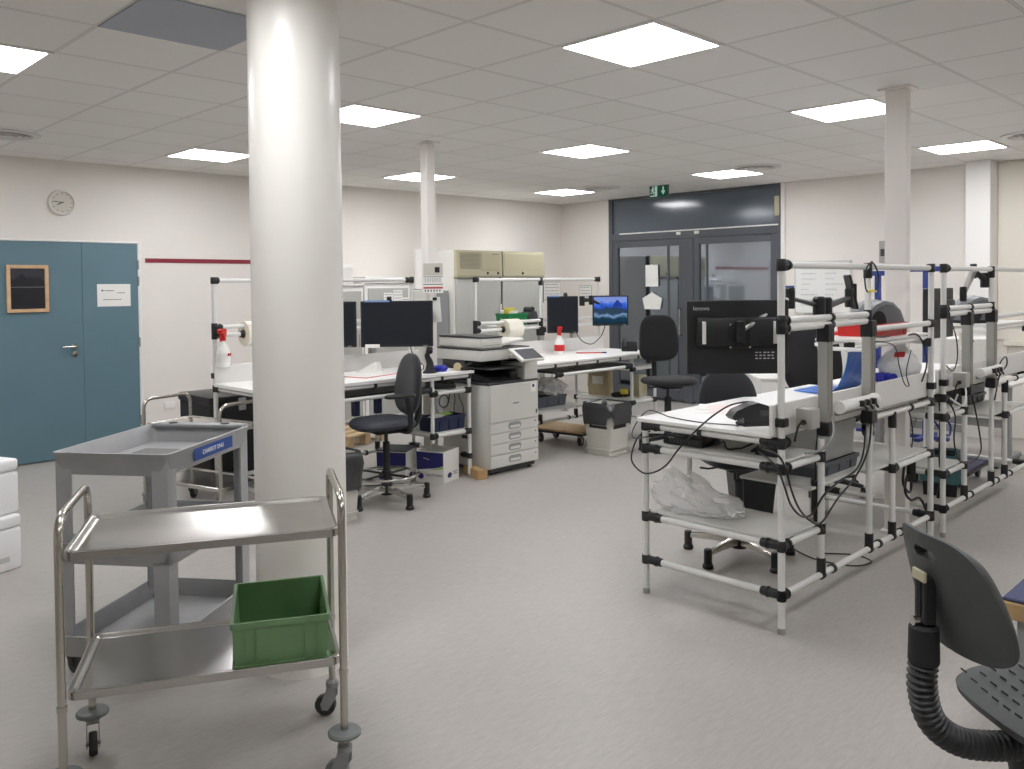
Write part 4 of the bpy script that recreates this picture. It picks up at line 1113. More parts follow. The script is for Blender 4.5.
def monitor(label, loc, rotz, w=.52, h=.33, back=False, stand=True, cam=False, strip=False, tagplate=False, scr='screen', tilt=0.0, group=None):
    """centre at loc, screen faces local +y"""
    t = thing('monitor', label, 'monitor', loc, rotz, group=group)
    q = Matrix.Rotation(tilt, 4, 'X')
    MB().box(-w / 2, -.022, -h / 2, w / 2, .012, h / 2, .004).move(q).build('casing', 'mon_back', t)
    MB().box(-w / 2 + .014, .011, -h / 2 + .02, w / 2 - .014, .0135, h / 2 - .014).move(q).build('screen', scr, t)
    MB().box(-w * .42, -.05, -h * .13, w * .42, -.02, h * .27, .012, 2).move(q).build('back_housing', 'mon_back', t)
    MB().box(-.05, -.058, -.05, .05, -.05, .05, .003).move(q).build('mount_plate', 'black', t)
    MB().box(-w * .42, .012, -h / 2 + .006, -w * .36, .0135, -h / 2 + .012).move(q).build('power_mark', 'grey_metal', t)
    if cam:
        c = MB().box(cam - .022, -.02, h / 2, cam + .022, .014, h / 2 + .012, .003).cyl((cam - .018, 0, h / 2 + .022), (cam + .018, 0, h / 2 + .022), .015)
        c.build('webcam', 'black', t)
    if strip: MB().box(w * .1, .0125, h / 2 - .008, w * .45, .015, h / 2 + .006).build('blue_strip', mat('pale blue strip', (120, 150, 200), .5), t)
    if tagplate: MB().box(w * .24, .0125, -h / 2 - .004, w * .44, .016, -h / 2 + .024).build('asset_label', 'paper', t)
    return t

def arm(label, pts, r=.016, silver=False):
    t = thing('monitor_support', label, 'monitor support', pts[0])
    P0 = Vector(pts[0]); P = [Vector(p) - P0 for p in pts]
    MB().lathe([(.026, -.06), (.03, -.055), (.03, .035), (.022, .045)], seg=18).build('clamp', 'black', t)
    for i, (a, b2) in enumerate(zip(P[:-1], P[1:])):
        MB().tube([a, a.lerp(b2, .5), b2], [r * 1.25, r, r * .9], 8).build('arm_segment', 'black' if not (silver and i % 2) else 'alu', t)
    for p in P[1:]:
        MB().lathe([(.018, -.05), (.022, -.045), (.022, .045), (.018, .05)], p, seg=16).build('pivot', 'black', t)
    return t

# nearest right bench: monitor seen from behind on an arm
mA = monitor('black monitor seen from behind above the nearest right workbench', (-2.10, 3.56, 1.337), face(-.71, .70), .475, .345)
text('lettering', 'lenovo', .028, 'logo', mA, (-.172, -.0235, .135), (PI / 2, 0, 0), ext=.0004)
for s_ in (-1, 1): MB().box(s_ * .165 - .009, -.0535, -.03, s_ * .165 + .009, -.0495, .075, .003).build('vent_slot', 'paper', mA)
vl = MB()
for k in range(5):
    for j in range(3): vl.box(.08 + k * .019, -.0232, -.075 - j * .014, .08 + k * .019 + .013 - .004 * ((k + j) % 2), -.0222, -.070 - j * .014)
vl.build('rating_label', 'logo', mA)
for x, z in ((-.045, .06), (.02, .06), (-.01, .06), (.045, .06), (-.045, -.045), (.045, -.045)): MB().lathe([(.005, -.0595), (.005, -.057)], (x, 0, z), 'Y', 10).build('screw', 'steel_tube', mA)
arm('black dual monitor support clamped to the nearest right bench bar', [(-1.90, 3.985, 1.475), (-1.945, 3.78, 1.515), (-2.05, 3.51, 1.365)], .011, True)
arm('short black monitor support reaching right from the nearest bench clamp', [(-1.90, 4.06, 1.47), (-1.96, 4.46, 1.505)])
tb = thing('tablet_mount', 'thin black tablet seen edge on above the nearest right bench', 'tablet', (-1.99, 4.55, 1.535), face(.8, .6))
MB().cbox((0, 0, 0), (.14, .012, .19), .004, rot=(.22, 0, 0)).build('tablet', 'black', tb); MB().cbox((-.03, .02, -.0), (.035, .03, .09), .004).build('bracket', 'black_matte', tb)

# router, adapter, scanner on the end of the nearest bench
ro = at(thing('router', 'flat black router on the end shelf of the nearest right workbench', 'router'), 'A', .13, .56, .778)
MB().box(-.085, -.115, 0, .085, .115, .042, .006, 2).build('casing', 'black', ro)
vt = MB()
for k in range(8): vt.box(-.0865, -.09 + k * .022, .012, -.084, -.08 + k * .022, .03)
vt.build('port_row', 'printer_dk', ro)
for k in range(3): MB().box(-.0858, .05 + k * .012, .034, -.0848, .056 + k * .012, .037).build('indicator_light', 'exit_white', ro)
ad = at(thing('power_adapter', 'black power adapter lying on the end shelf beside the router', 'adapter'), 'A', .12, .12, .778)
MB().box(-.035, -.06, 0, .035, .06, .035, .006, 2).build('brick', 'black', ad); MB().cyl((0, .06, .017), (0, .085, .017), .006, .004).build('strain_relief', 'black', ad)
sc = at(thing('label_scanner', 'black handheld scanner in its cradle on the nearest right desk corner', 'scanner'), 'A', .16, .22, DZ, math.radians(-35))
b_ = MB().prism([(-.075, 0), (.075, 0), (.08, .03), (.05, .095), (.0, .11), (-.05, .085), (-.085, .05), (-.12, .035), (-.125, .055), (-.09, .085), (-.05, .112), (.0, .13), (.045, .115), (.045, .105), (.082, .03), (.085, 0)][:5] + [(-.045, .1), (-.11, .075), (-.135, .045), (-.12, .03), (-.075, .045)], -.04, .04, Matrix.Rotation(PI / 2, 4, 'X'))
b_.build('body', 'black', sc, angle=.9)
MB().box(-.08, -.05, 0, .08, .05, .012, .004).build('cradle', 'black_matte', sc)
MB().cbox((.03, -.0405, .06), (.05, .004, .03), .002).build('window', 'printer_dk', sc)

def cable(label, pts, r=.0045, m='black', group=None):
    P0 = Vector(pts[0]); P = [Vector(p) - P0 for p in pts]
    t = MB().tube(catmull(P, 7), r, 8).build('cable', m, None, P0)
    return tag(t, label, 'cable', group)
cable('black cable arching from scanner and looping below the bench end corner', [(-2.10, 3.72, .985), (-2.16, 3.80, 1.0), (-2.22, 3.72, .99), (-2.24, 3.60, .955), (-2.26, 3.485, .90), (-2.352, 3.45, .79), (-2.422, 3.45, .705), (-2.499, 3.45, .655), (-2.573, 3.45, .645), (-2.645, 3.46, .70), (-2.65, 3.52, .80), (-2.60, 3.56, .835)])
cable('thin grey cable lying along the front edge of the nearest right desk', [(-2.12, 3.60, .912), (-2.3, 3.56, .912), (-2.5, 3.60, .912), (-2.60, 3.66, .912), (-2.645, 3.60, .93), (-2.668, 3.52, .86), (-2.66, 3.50, .80), (-2.55, 3.53, .825)], .003, 'printer_dk')
cable('long black cable hanging in a deep loop between nearest bench posts', [(-1.95, 3.50, .845), (-1.835, 3.45, .83), (-1.835, 3.526, .753), (-1.835, 3.581, .644), (-1.835, 3.657, .548), (-1.835, 3.776, .468), (-1.835, 3.879, .447), (-1.835, 4.051, .53), (-1.835, 4.258, .605), (-1.835, 4.403, .716), (-1.84, 4.453, .841), (-1.86, 4.50, .93)], .005)
cable('second black cable loop hanging beside the corner post', [(-1.93, 3.46, .83), (-1.82, 3.407, .79), (-1.82, 3.487, .681), (-1.82, 3.542, .595), (-1.82, 3.637, .527), (-1.82, 3.745, .515), (-1.82, 3.868, .581), (-1.82, 4.04, .619), (-1.82, 4.223, .643), (-1.85, 4.38, .70), (-1.87, 4.45, .80)], .005)
random.seed(11)
pts = [(-1.95 - .03 * k - .02 * random.random(), 3.60 + .13 * random.random(), .785 + .03 * random.random()) for k in range(17)]
cable('tangled black cables heaped on the end shelf beside the router', pts, .0045)
cable('coiled black cable hanging below the middle shelf of nearest right bench', [(-1.95, 5.20, .50), (-1.95, 5.178, .399), (-1.95, 5.256, .326), (-1.96, 5.33, .33), (-1.96, 5.32, .41), (-1.95, 5.24, .42), (-1.95, 5.21, .34), (-1.95, 5.30, .27), (-1.94, 5.416, .26), (-1.93, 5.50, .16), (-1.93, 5.53, .02)], .008)
cable('black cable looping under the second right bench', [(-1.87, 5.66, .86), (-1.83, 5.695, .751), (-1.83, 5.679, .597), (-1.83, 5.753, .472), (-1.83, 5.885, .42), (-1.83, 6.08, .41), (-1.83, 6.201, .459), (-1.83, 6.158, .598), (-1.83, 6.035, .811), (-1.85, 5.994, .913)], .005)
cable('grey white cable draped down from power strip of second right bench', [(-1.86, 5.95, .93), (-1.83, 5.9, .87), (-1.82, 5.82, .80), (-1.83, 5.74, .82), (-1.86, 5.68, .86)], .006, 'tube')
cable('thin black wire coiled on the floor under the nearest right bench', [(-2.25, 4.75, .006), (-2.1, 4.85, .006), (-1.98, 4.80, .006), (-2.02, 4.66, .006), (-2.2, 4.62, .006), (-2.38, 4.70, .006), (-2.5, 4.82, .006)], .004)
cable('black wire hanging from bench bar beside the second bench corner post', [(-1.90, 5.72, 1.42), (-1.87, 5.82, 1.25), (-1.87, 5.86, 1.10), (-1.87, 5.78, 1.02), (-1.87, 5.66, 1.06)], .004)
cable('thin black wires bundled along the bar above the blue gloves', [(-1.87, 4.55, 1.30), (-1.89, 4.75, 1.285), (-1.88, 4.95, 1.27), (-1.86, 5.12, 1.285), (-1.86, 5.24, 1.22), (-1.86, 5.30, 1.10), (-1.86, 5.22, 1.00)], .005)
cable('black wire with plug dangling behind the nearest right bench uprights', [(-1.84, 4.46, 1.28), (-1.84, 4.75, 1.24), (-1.84, 4.83, 1.12), (-1.84, 4.90, 1.02), (-1.84, 4.97, 1.0), (-1.84, 4.93, 1.08), (-1.84, 5.0, 1.2)], .003)
cable('black wire in front of the upstand of the second right bench', [(-1.84, 6.52, .92), (-1.82, 6.58, 1.02), (-1.82, 6.70, 1.05), (-1.82, 6.72, .99), (-1.83, 6.60, .93), (-1.84, 6.56, .82), (-1.84, 6.52, .76)], .005)
cable('blue network cable looped below the second right bench end shelf', [(-1.95, 5.66, .72), (-1.92, 5.72, .64), (-1.90, 5.80, .60), (-1.91, 5.86, .65), (-1.92, 5.80, .70), (-1.91, 5.72, .66), (-1.93, 5.70, .58), (-1.98, 5.80, .56)], .007, 'blue_steel')
cable('bundle of black cable falling straight down beside the second bench corner post', [(-1.905, 5.655, .86), (-1.90, 5.655, .70), (-1.905, 5.66, .50), (-1.90, 5.66, .35), (-1.92, 5.67, .22)], .011)
cable('white cable swinging under the second right bench desk', [(-1.98, 5.62, .80), (-2.0, 5.72, .70), (-1.99, 5.86, .66), (-1.96, 6.0, .72), (-1.95, 6.12, .83)], .006, 'tube')
cable('grey cable hanging behind the second right bench end posts', [(-2.05, 5.64, .86), (-2.06, 5.70, .72), (-2.08, 5.62, .60), (-2.10, 5.72, .50), (-2.06, 5.82, .46)], .006, 'grey_metal')
cable('pale grey cable hanging from power strip beside nearest bench upright', [(-1.82, 3.96, .94), (-1.80, 3.92, .86), (-1.82, 3.84, .80), (-1.86, 3.76, .79)], .006, 'grey_metal')
cable('black cable resting along the rear beam of the nearest right bench', [(-1.84, 4.50, .90), (-1.85, 4.62, .895), (-1.85, 4.85, .893), (-1.85, 5.1, .893), (-1.85, 5.34, .895)], .005)
nb = thing('power_adapter', 'black power adapter hanging behind the last post of nearest right bench', 'adapter', (-1.96, 5.33, .47), .4)
MB().box(-.025, -.045, -.09, .025, .045, .09, .006, 2).build('brick', 'black', nb); MB().tube(catmull([(0, 0, .09), (.01, .02, .18), (0, .0, .28), (-.02, .0, .36)], 5), .004, 8).build('lead', 'black', nb)
rj = at(thing('cable_reel', 'round black reel fixed behind the post under nearest bench power strip', 'reel'), 'A', 1.03, -.0, .80)
MB().lathe([(.02, .02), (.045, .022), (.047, .028), (.047, .05), (.045, .056), (.02, .058)], axis='Y', seg=28).build('drum', 'black', rj); MB().cyl((0, -.0, 0), (0, .03, 0), .012).build('axle', 'grey_metal', rj)
pb = thing('power_adapter', 'black power adapter hanging between the legs of nearest right bench', 'adapter', (-1.945, 4.04, .53), .5)
MB().box(-.022, -.04, -.09, .022, .04, .075, .006, 2).build('brick', 'black', pb); MB().cyl((0, 0, -.09), (0, 0, -.16), .014, .006).build('strain_relief', 'black', pb)
MB().tube([(0, 0, .075), (0, .01, .2), (.01, -.02, .32)], .0035, 8).build('lead', 'black', pb)

def strip(label, bench, t0, t1, z=.985):
    s_ = at(thing('power_strip', label, 'power strip'), bench, (t0 + t1) / 2, -.062, z)
    L = t1 - t0
    MB().cyl((-L / 2, 0, 0), (L / 2, 0, 0), .028, seg=20).build('casing', 'tube', s_)
    for x in (-L / 2, L / 2): MB().lathe([(.03, -.012), (.032, -.008), (.032, .008), (.03, .012)], (x, 0, 0), 'X', 20).build('end_cap', 'paper', s_)
    MB().box(-L / 2, .01, -.045, L / 2, .03, .02, .004).build('bracket', 'grey_metal', s_)
    for x in (-.02, .045, .11):
        p_ = MB().box(x - .017, -.048, -.012, x + .017, -.02, .018, .005, 2).cyl((x, -.04, .0), (x + .03, -.046, -.03), .006); p_.build('plug', 'black', s_)
    return s_
strip('white power strip with black plugs behind the nearest right bench upstand', 'A', .46, .86); strip('white power strip with plugs behind the second right bench upstand', 'B', .50, .88)
def jbox(label, bench, t, z=.975):
    j = at(thing('junction_box', label, 'box'), bench, t, -.055, z)
    MB().box(-.042, -.03, -.055, .042, .045, .04, .006, 2).build('housing', 'grey_box', j); MB().box(-.039, -.034, -.052, .039, -.03, .037, .003).build('lid', 'grey_box', j)
    MB().cyl((-.06, 0, -.02), (-.05, 0, -.02), .012).build('gland', 'black', j)
    MB().tube(catmull([(-.06, 0, -.02), (-.1, 0, -.03), (-.12, .01, -.1)], 5), .005, 8).build('lead', 'black', j)
jbox('grey junction box behind the nearest right bench upstand', 'A', .155); jbox('grey junction box behind the second right bench upstand', 'B', .17)

# papers on the nearest desk
for k, (t, d, rz, lab) in enumerate(((.42, .52, .2, 'white paper with faint pink print near the desk corner'), (.72, .44, -.1, 'white paper sheet with red line on the nearest right desk'), (.55, .62, .5, 'loose white paper overhanging the user edge of nearest right desk'))):
    p_ = at(thing('paper_sheet', lab, 'paper'), 'A', t, d, DZ + .001 + k * .001, rz)
    MB().box(-.105, -.148, 0, .105, .148, .0008).build('sheet', 'paper', p_)
    MB().box(-.08, -.1, .0008, .08 if k != 1 else -.06, .1, .0011).build('pink_print', mat('faint pink print', (244, 226, 222), .8) if k != 1 else 'red_pen', p_)

# crumpled clear bag on the lower end shelf
cbg = at(thing('plastic_bag', 'crumpled clear plastic bag on the lower end shelf of nearest right bench', 'bag'), 'A', .19, .53, .428)
random.seed(21)
mb = MB(); bmesh.ops.create_icosphere(mb.bm, subdivisions=4, radius=1.0)
from mathutils import noise
for v in mb.bm.verts:
    n = noise.noise(v.co * 2.3 + Vector((3, 1, 7))) * .30 + noise.noise(v.co * 5.5) * .18 + noise.noise(v.co * 12) * .07
    p = v.co * (1 + n)
    ta = .35 + .65 * max(0, (.3 + p.y * .8))
    v.co = Vector((p.x * .15, p.y * .25 + .02, max(0.0, (p.z + .55) * .15 * ta)))
mb.build('film', 'clear_bag', cbg, angle=.5)
mb = MB(); pts = []
for k in range(7):
    a = k / 6 * 2 * PI; pts.append((.04 * math.cos(a), .18 + .03 * math.sin(a * 2), .12 + .025 * math.sin(a)))
mb.tube(catmull(pts, 4), .006, 6).build('film_fold', 'clear_bag', cbg)

def crate(label, loc, rz, w, d, h, m, ribs=True, cat='crate', group=None):
    t = thing('plastic_crate', label, cat, loc, rz, group=group)
    MB().open_box(w, d, h, .006, taper=.008).build('body', m, t)
    MB().ring_prism(rrect(w + .014, d + .014, .012, 3), rrect(w - .012, d - .012, .008, 3), h - .018, h + .002).build('rim', m, t)
    if ribs:
        for s_ in (-1, 1):
            for k in (-.3, 0, .3): MB().box(k * w - .004, s_ * (d / 2 - .002) - .005, .01, k * w + .004, s_ * (d / 2 - .002) + .005, h - .02).build('rib', m, t)
            MB().box(s_ * (w / 2 + .001) - .005, -.045, h * .55, s_ * (w / 2 + .001) + .005, .045, h * .55 + .03, .002).build('grip', m, t)
    return t
crate('dark grey crate on the middle shelf behind nearest right bench legs', WA(.84, .26, .583), PI / 2, .46, .30, .07, 'grey_crate')
crate('frosted clear crate stacked above the dark grey one under the desk', WA(.84, .26, .6545), PI / 2, .44, .27, .19, 'clear_crate', False)
for k in range(3):
    crate(('lowest of three dark grey crates under the second right bench', 'middle one of three dark grey crates under the second right bench', 'topmost of three dark grey crates under the second right bench')[k], WB(1.56, .42, .649 + k * .072), PI / 2, .38, .30, .068, 'grey_crate', k == 0, group='dark grey crates stacked under the second right bench')

# red tray and grey tape dispenser on the overhead shelves
rt = at(thing('red_tray', 'red plastic tray on overhead shelf of the nearest right bench', 'tray'), 'A', 1.37, .155, 1.2825)
MB().open_box(.38, .25, .07, .005, taper=.006).build('body', 'red', rt); MB().ring_prism(rrect(.392, .262, .012, 3), rrect(.37, .24, .008, 3), .057, .073).build('rim', 'red', rt)
def dispenser(label, bench, t, d, z, rz):
    g = at(thing('tape_dispenser', label, 'dispenser'), bench, t, d, z, rz)
    prof = [(-.16, .02), (-.165, .06), (-.13, .115), (-.07, .155), (.0, .175), (.07, .165), (.13, .125), (.16, .07), (.165, .02)]
    mb = MB(); secs = []
    for j, (y, s_) in enumerate(((-.085, .86), (-.07, .97), (0, 1.0), (.07, .97), (.085, .86))):
        secs.append([mb.bm.verts.new((x * s_, y, .02 + (zz - .02) * s_)) for x, zz in prof])
    for a, b2 in zip(secs[:-1], secs[1:]):
        for i in range(len(prof) - 1): mb.bm.faces.new((a[i], a[i + 1], b2[i + 1], b2[i]))
        mb.bm.faces.new((a[-1], a[0], b2[0], b2[-1]))
    mb.bm.faces.new(secs[0]); mb.bm.faces.new(list(reversed(secs[-1]))); mb.build('shell', 'grey_machine', g, angle=.7)
    MB().prism([(-.15, .075), (-.12, .12), (-.06, .158), (.0, .178), (.06, .17), (.04, .15), (.0, .155), (-.06, .135), (-.11, .10)], -.087, .0, Matrix.Rotation(PI / 2, 4, 'X')).build('light_band', 'light_machine', g)
    MB().lathe([(.055, -.09), (.055, -.084), (.04, -.082)], (-.06, 0, .065), 'Y', 24).build('roll_opening', 'black', g)
    MB().lathe([(.055, .082), (.055, .09)], (-.06, 0, .065), 'Y', 24).build('roll_opening', 'black', g)
    MB().cbox((.13, 0, .06), (.06, .12, .03), .006, rot=(0, .5, 0)).build('outlet', 'black_matte', g)
    MB().box(-.15, -.08, 0, .15, .08, .022, .006).build('base', 'black_matte', g)
    g.scale = (.92, .92, 1.12)
    return g
dispenser('grey rounded tape dispenser standing in the red tray', 'A', 1.42, .155, 1.2885, math.radians(-25)); dispenser('grey rounded tape dispenser on the second right bench overhead shelf', 'B', 1.16, .18, 1.2825, math.radians(-30))

# blue cushioning foil draped from the overhead shelf onto the desk
bw = thing('packing_foil', 'blue cushioning foil hanging from shelf and running onto the desk', 'packing foil', (0, 0, 0))
prof = [(-2.16, 1.185), (-2.17, 1.12), (-2.19, 1.04), (-2.23, .97), (-2.29, .925), (-2.37, .9115), (-2.46, .910), (-2.55, .910)]
pc = catmull([(x, 0, z) for x, z in prof], 6)
mb = MB(); nu = len(pc) - 1; nv = 10
top = [[None] * (nv + 1) for _ in range(nu + 1)]; bot = [[None] * (nv + 1) for _ in range(nu + 1)]
for i, p in enumerate(pc):
    f = i / nu
    for j in range(nv + 1):
        y = 4.90 + (.36 + .06 * f) * j / nv + .12 * f * f - .02 * f
        wv = .006 * math.sin(j * 1.9 + i * .35) * min(1, f * 3) * (1 if p.z > .93 else .3)
        top[i][j] = mb.bm.verts.new((p.x + wv * .6 + .004, y, p.z + abs(wv) * .5 + .006)); bot[i][j] = mb.bm.verts.new((p.x + wv * .6, y, p.z + abs(wv) * .5))
for i in range(nu):
    for j in range(nv):
        mb.bm.faces.new((top[i][j], top[i + 1][j], top[i + 1][j + 1], top[i][j + 1])); mb.bm.faces.new((bot[i][j], bot[i][j + 1], bot[i + 1][j + 1], bot[i + 1][j]))
    mb.bm.faces.new((top[i][0], bot[i][0], bot[i + 1][0], top[i + 1][0])); mb.bm.faces.new((top[i][nv], top[i + 1][nv], bot[i + 1][nv], bot[i][nv]))
for j in range(nv):
    mb.bm.faces.new((top[0][j], top[0][j + 1], bot[0][j + 1], bot[0][j])); mb.bm.faces.new((top[nu][j], bot[nu][j], bot[nu][j + 1], top[nu][j + 1]))
mb.build('foil', 'blue_wrap', bw, angle=2)
MB().cyl((-2.165, 4.86, 1.192), (-2.165, 5.32, 1.192), .016, seg=16).build('roll_bar', 'tube', bw)
MB().box(-2.17, 4.865, 1.19, -2.11, 4.88, 1.25).box(-2.17, 5.29, 1.19, -2.15, 5.31, 1.25).build('bar_bracket', 'black', bw)
wf = thing('packing_foil', 'white foam sheet lying on the desk right of the blue foil', 'packing foil', (0, 0, 0))
MB().tube(catmull([(-2.22, 5.30, .925), (-2.30, 5.30, .93), (-2.42, 5.31, .925), (-2.52, 5.30, .925)], 5), .016, 10).build('rolled_edge', 'paper', wf)
MB().box(-2.52, 5.24, .908, -2.2, 5.34, .914, .002).build('foam_sheet', 'paper', wf)

# gloves, carrier bag
def glove(label, t, d, rz):
    g = at(thing('glove_pair', label, 'gloves', group='blue gloves on the glove box'), 'A', t, d, DZ + .085, rz)
    s = pad(superel(.12, .085, 2.4), .035, 24); 
    for v in s.bm.verts: v.co.z += .02 * math.sin(v.co.x * 40) * (v.co.z > .01)
    s.build('palm', 'blue_glove', g)
    for k in range(4):
        y = -.032 + k * .021
        MB().tube(catmull([(.045, y, .016), (.085, y * 1.2, .03), (.12 + .006 * (k % 2), y * 1.3, .02), (.15, y * 1.3, .010)], 4), [.011] * 12 + [.009], 8).build('finger', 'blue_glove', g)
    MB().tube(catmull([(-.01, .035, .015), (.03, .065, .028), (.07, .07, .012)], 4), .011, 8).build('thumb', 'blue_glove', g)
    MB().lathe([(.03, -.07), (.026, -.04), (.03, -.02)], (-.0, 0, .022), 'X', 14).move(Matrix.Translation((-.02, 0, 0.008))).build('cuff', 'blue_glove', g)
gbx = at(thing('glove_box', 'white glove box under two blue gloves at the nearest right bench', 'box'), 'A', 1.69, .20, DZ)
MB().box(-.14, -.065, 0, .14, .065, .082, .003).build('carton', 'box_white', gbx); MB().box(-.06, -.025, .082, .06, .025, .084, .001).build('opening', 'blue_glove', gbx)
glove('left one of two blue gloves on the white glove box', 1.59, .18, 1.0); glove('right one of two blue gloves on the white glove box', 1.745, .19, .5)
wbag = thing('carrier_bag', 'white carrier bag with red print hanging under the overhead shelf', 'bag', (-2.0, 5.25, 1.215), math.radians(40))
mb = MB(); bmesh.ops.create_icosphere(mb.bm, subdivisions=4, radius=1.0)
for v in mb.bm.verts:
    n = noise.noise(v.co * 3 + Vector((9, 1, 2))) * .16 + noise.noise(v.co * 8) * .06
    p = v.co * (1 + n); tp = 1 - .55 * max(0, p.z) ** 1.2
    v.co = Vector((p.x * .125 * tp, p.y * .06 * tp, p.z * .12 - .125))
mb.build('bag', 'white_bag', wbag, angle=.8)
MB().cbox((-.02, -.062, -.06), (.06, .012, .035), .004, rot=(.5, 0, 0)).build('red_print', 'red', wbag)
MB().tube(catmull([(-.03, 0, -.03), (-.02, 0, .0), (0, 0, .012), (.02, 0, .0), (.03, 0, -.03)], 4), .004, 6).build('handle', 'white_bag', wbag)

# second right bench: monitor nearly edge on, arm, roll
mB = monitor('black monitor seen nearly edge on between the two right benches', (-2.10, 6.18, 1.37), face(-1, .02), .46, .34)
arm('silver and black spring arm at the top rail of second right bench', [(-1.90, 6.505, 1.60), (-1.93, 6.36, 1.655), (-1.95, 6.22, 1.50)], .02, True)
rl = at(thing('tape_roll', 'cream tape roll hanging under the second right bench overhead shelf', 'roll'), 'B', 1.06, .20, 1.155)
MB().lathe([(.03, -.03), (.062, -.03), (.065, -.026), (.065, .026), (.062, .03), (.03, .03)], axis='Y', seg=32).build('tape', 'roll', rl); MB().lathe([(.012, -.032), (.03, -.032), (.03, .032), (.012, .032)], axis='Y', seg=24).build('core', 'cardboard', rl)
MB().tube([(0, -.05, 0), (0, .05, 0)], .008, 10).build('spindle', 'black', rl); MB().box(-.006, .032, .0, .006, .04, .075).build('hanger', 'black', rl)
tbn = thing('waste_bin', 'black bin with teal liner under the second right bench', 'bin', (-2.27, 6.75, 0), .3)
MB().open_box(.26, .26, .30, .006, taper=.02).build('body', 'bin_black', tbn)
mb = MB(); base = rrect(.26, .26, .04, 8); n = len(base); rows_v = []
random.seed(8)
for s_, z in ((.9, .12), (.95, .29), (1.03, .315), (1.07, .27), (1.09, .18), (1.07, .10)):
    rows_v.append([mb.bm.verts.new((x * (s_ + random.uniform(-.02, .02)), y * (s_ + random.uniform(-.02, .02)), z + random.uniform(-.01, .01))) for x, y in base])
for a, b2 in zip(rows_v[:-1], rows_v[1:]):
    for k in range(n): mb.bm.faces.new((a[k], a[(k + 1) % n], b2[(k + 1) % n], b2[k]))
mb.build('liner', 'teal_bag', tbn, angle=2)
bb = thing('waste_bin', 'black tapered bin on the floor behind the chair at nearest right bench', 'bin', (-3.02, 5.30, 0), .75)
MB().open_box(.30, .26, .33, .006, taper=.028).build('body', 'bin_black', bb); MB().ring_prism(rrect(.31, .27, .02, 4), rrect(.28, .24, .014, 4), .315, .332).build('rim', 'bin_black', bb)

def dolly(name, label, loc, rz, w, d, deck, wheel_r, z, edge):
    t = thing(name, label, 'dolly', loc, rz)
    MB().box(-w / 2, -d / 2, z, w / 2, d / 2, z + .018, .003).build('deck', deck, t)
    MB().ring_prism(rrect(w + .02, d + .02, .01, 3), rrect(w - .04, d - .04, .006, 3), z - .02, z + .001).build('edge_frame', edge, t)
    for sx_ in (-1, 1):
        for sy_ in (-1, 1):
            x, y = sx_ * (w / 2 - .07), sy_ * (d / 2 - .07)
            f, wl = caster(None, None, x, y, .6 + sx_, r=wheel_r, top=z - .018, off=.02)
            c = f.build('caster', 'grey_metal', t); wl.build('wheel', 'black', c)
    return t
dolly('wheeled_dolly', 'plywood dolly on black wheels behind the beige bin', (-5.72, 6.42, 0), .15, .62, .42, 'plywood', .05, .135, 'black')
dolly('wheeled_dolly', 'carpeted grey purple dolly under the second right bench', (-2.40, 7.22, 0), .05, .50, .62, 'carpet_grey', .05, .135, 'black')

# safety lanyard on the top rail
ly = thing('lanyard', 'black cord with yellow bar hanging from the top rail of nearest right bench', 'lanyard', WA(.93, -.02, 1.67))
for s_ in (-1, 1): MB().tube(catmull([(0, 0, .024), (.0, s_ * .05, .0), (0, s_ * .085, -.05), (.0, s_ * .075, -.11), (0, s_ * .05, -.135)], 5), .004, 8).build('cord', 'black', ly)
MB().tube([(.0, -.055, -.132), (.004, 0, -.126), (0, .055, -.132)], .006, 8).build('yellow_bar', 'yellow', ly)

# ------------------------------------------------------------------ left bench items
fC = face(.80, -.60)
mC = monitor('large black screen on the left bench behind the drafting chair', (-5.60, 4.217, 1.283), face(.74, -.67), .585, .375, cam=.06, strip=True, tagplate=True, group='screens on the left bench')
mC2 = monitor('black screen on the left bench partly hidden by the big round column', (-5.955, 3.765, 1.285), face(.74, -.67), .50, .37, cam=-.10, group='screens on the left bench')
for lab, p in (('black arm carrying the large screen on the left bench', [(-5.985, 4.25, 1.24), (-5.86, 4.33, 1.27), (-5.65, 4.26, 1.283)]), ('black arm carrying the half hidden screen on the left bench', [(-5.985, 3.72, 1.24), (-6.02, 3.80, 1.27), (-5.985, 3.87, 1.285)])): arm(lab, p, .014)
def spray(label, loc, rz, red=True, hang=False):
    t = thing('spray_bottle', label, 'spray bottle', loc, rz, group='white spray bottles with red heads')
    MB().lathe([(.03, 0), (.042, .006), (.043, .05), (.042, .09), (.034, .125), (.018, .155), (.0145, .165), (.0145, .178)], seg=28).build('bottle', 'paper', t)
    MB().lathe([(.017, .172), (.018, .176), (.018, .194), (.014, .198)], seg=20).build('collar', 'red', t)
    h = MB().prism([(-.02, .195), (.02, .195), (.03, .215), (.035, .245), (-.045, .25), (-.06, .24), (-.058, .222), (-.03, .218)], -.013, .013, Matrix.Rotation(PI / 2, 4, 'X')); h.build('spray_head', 'red', t)
    MB().tube(catmull([(-.03, 0, .22), (-.045, 0, .195), (-.04, 0, .17)], 4), .005, 8).build('trigger', 'red', t)
    t.scale = (1.22, 1.22, 1.15)
    MB().lathe([(.0435, .035), (.0437, .04), (.0432, .085), (.043, .09)], seg=28, cap=False).build('label', 'red' if red else 'box_white', t)
    if not red: MB().box(-.03, -.0445, .075, .015, -.038, .092).build('red_print', 'red', t)
    return t
spray('white spray bottle with red head and white label, hanging by the left bench post', (-5.94, 2.885, 1.005), PI * .75, False)
spray('white spray bottle with red head and red label on the bench behind photocopier', (-5.73, 6.33, DZL), PI * .8, True)
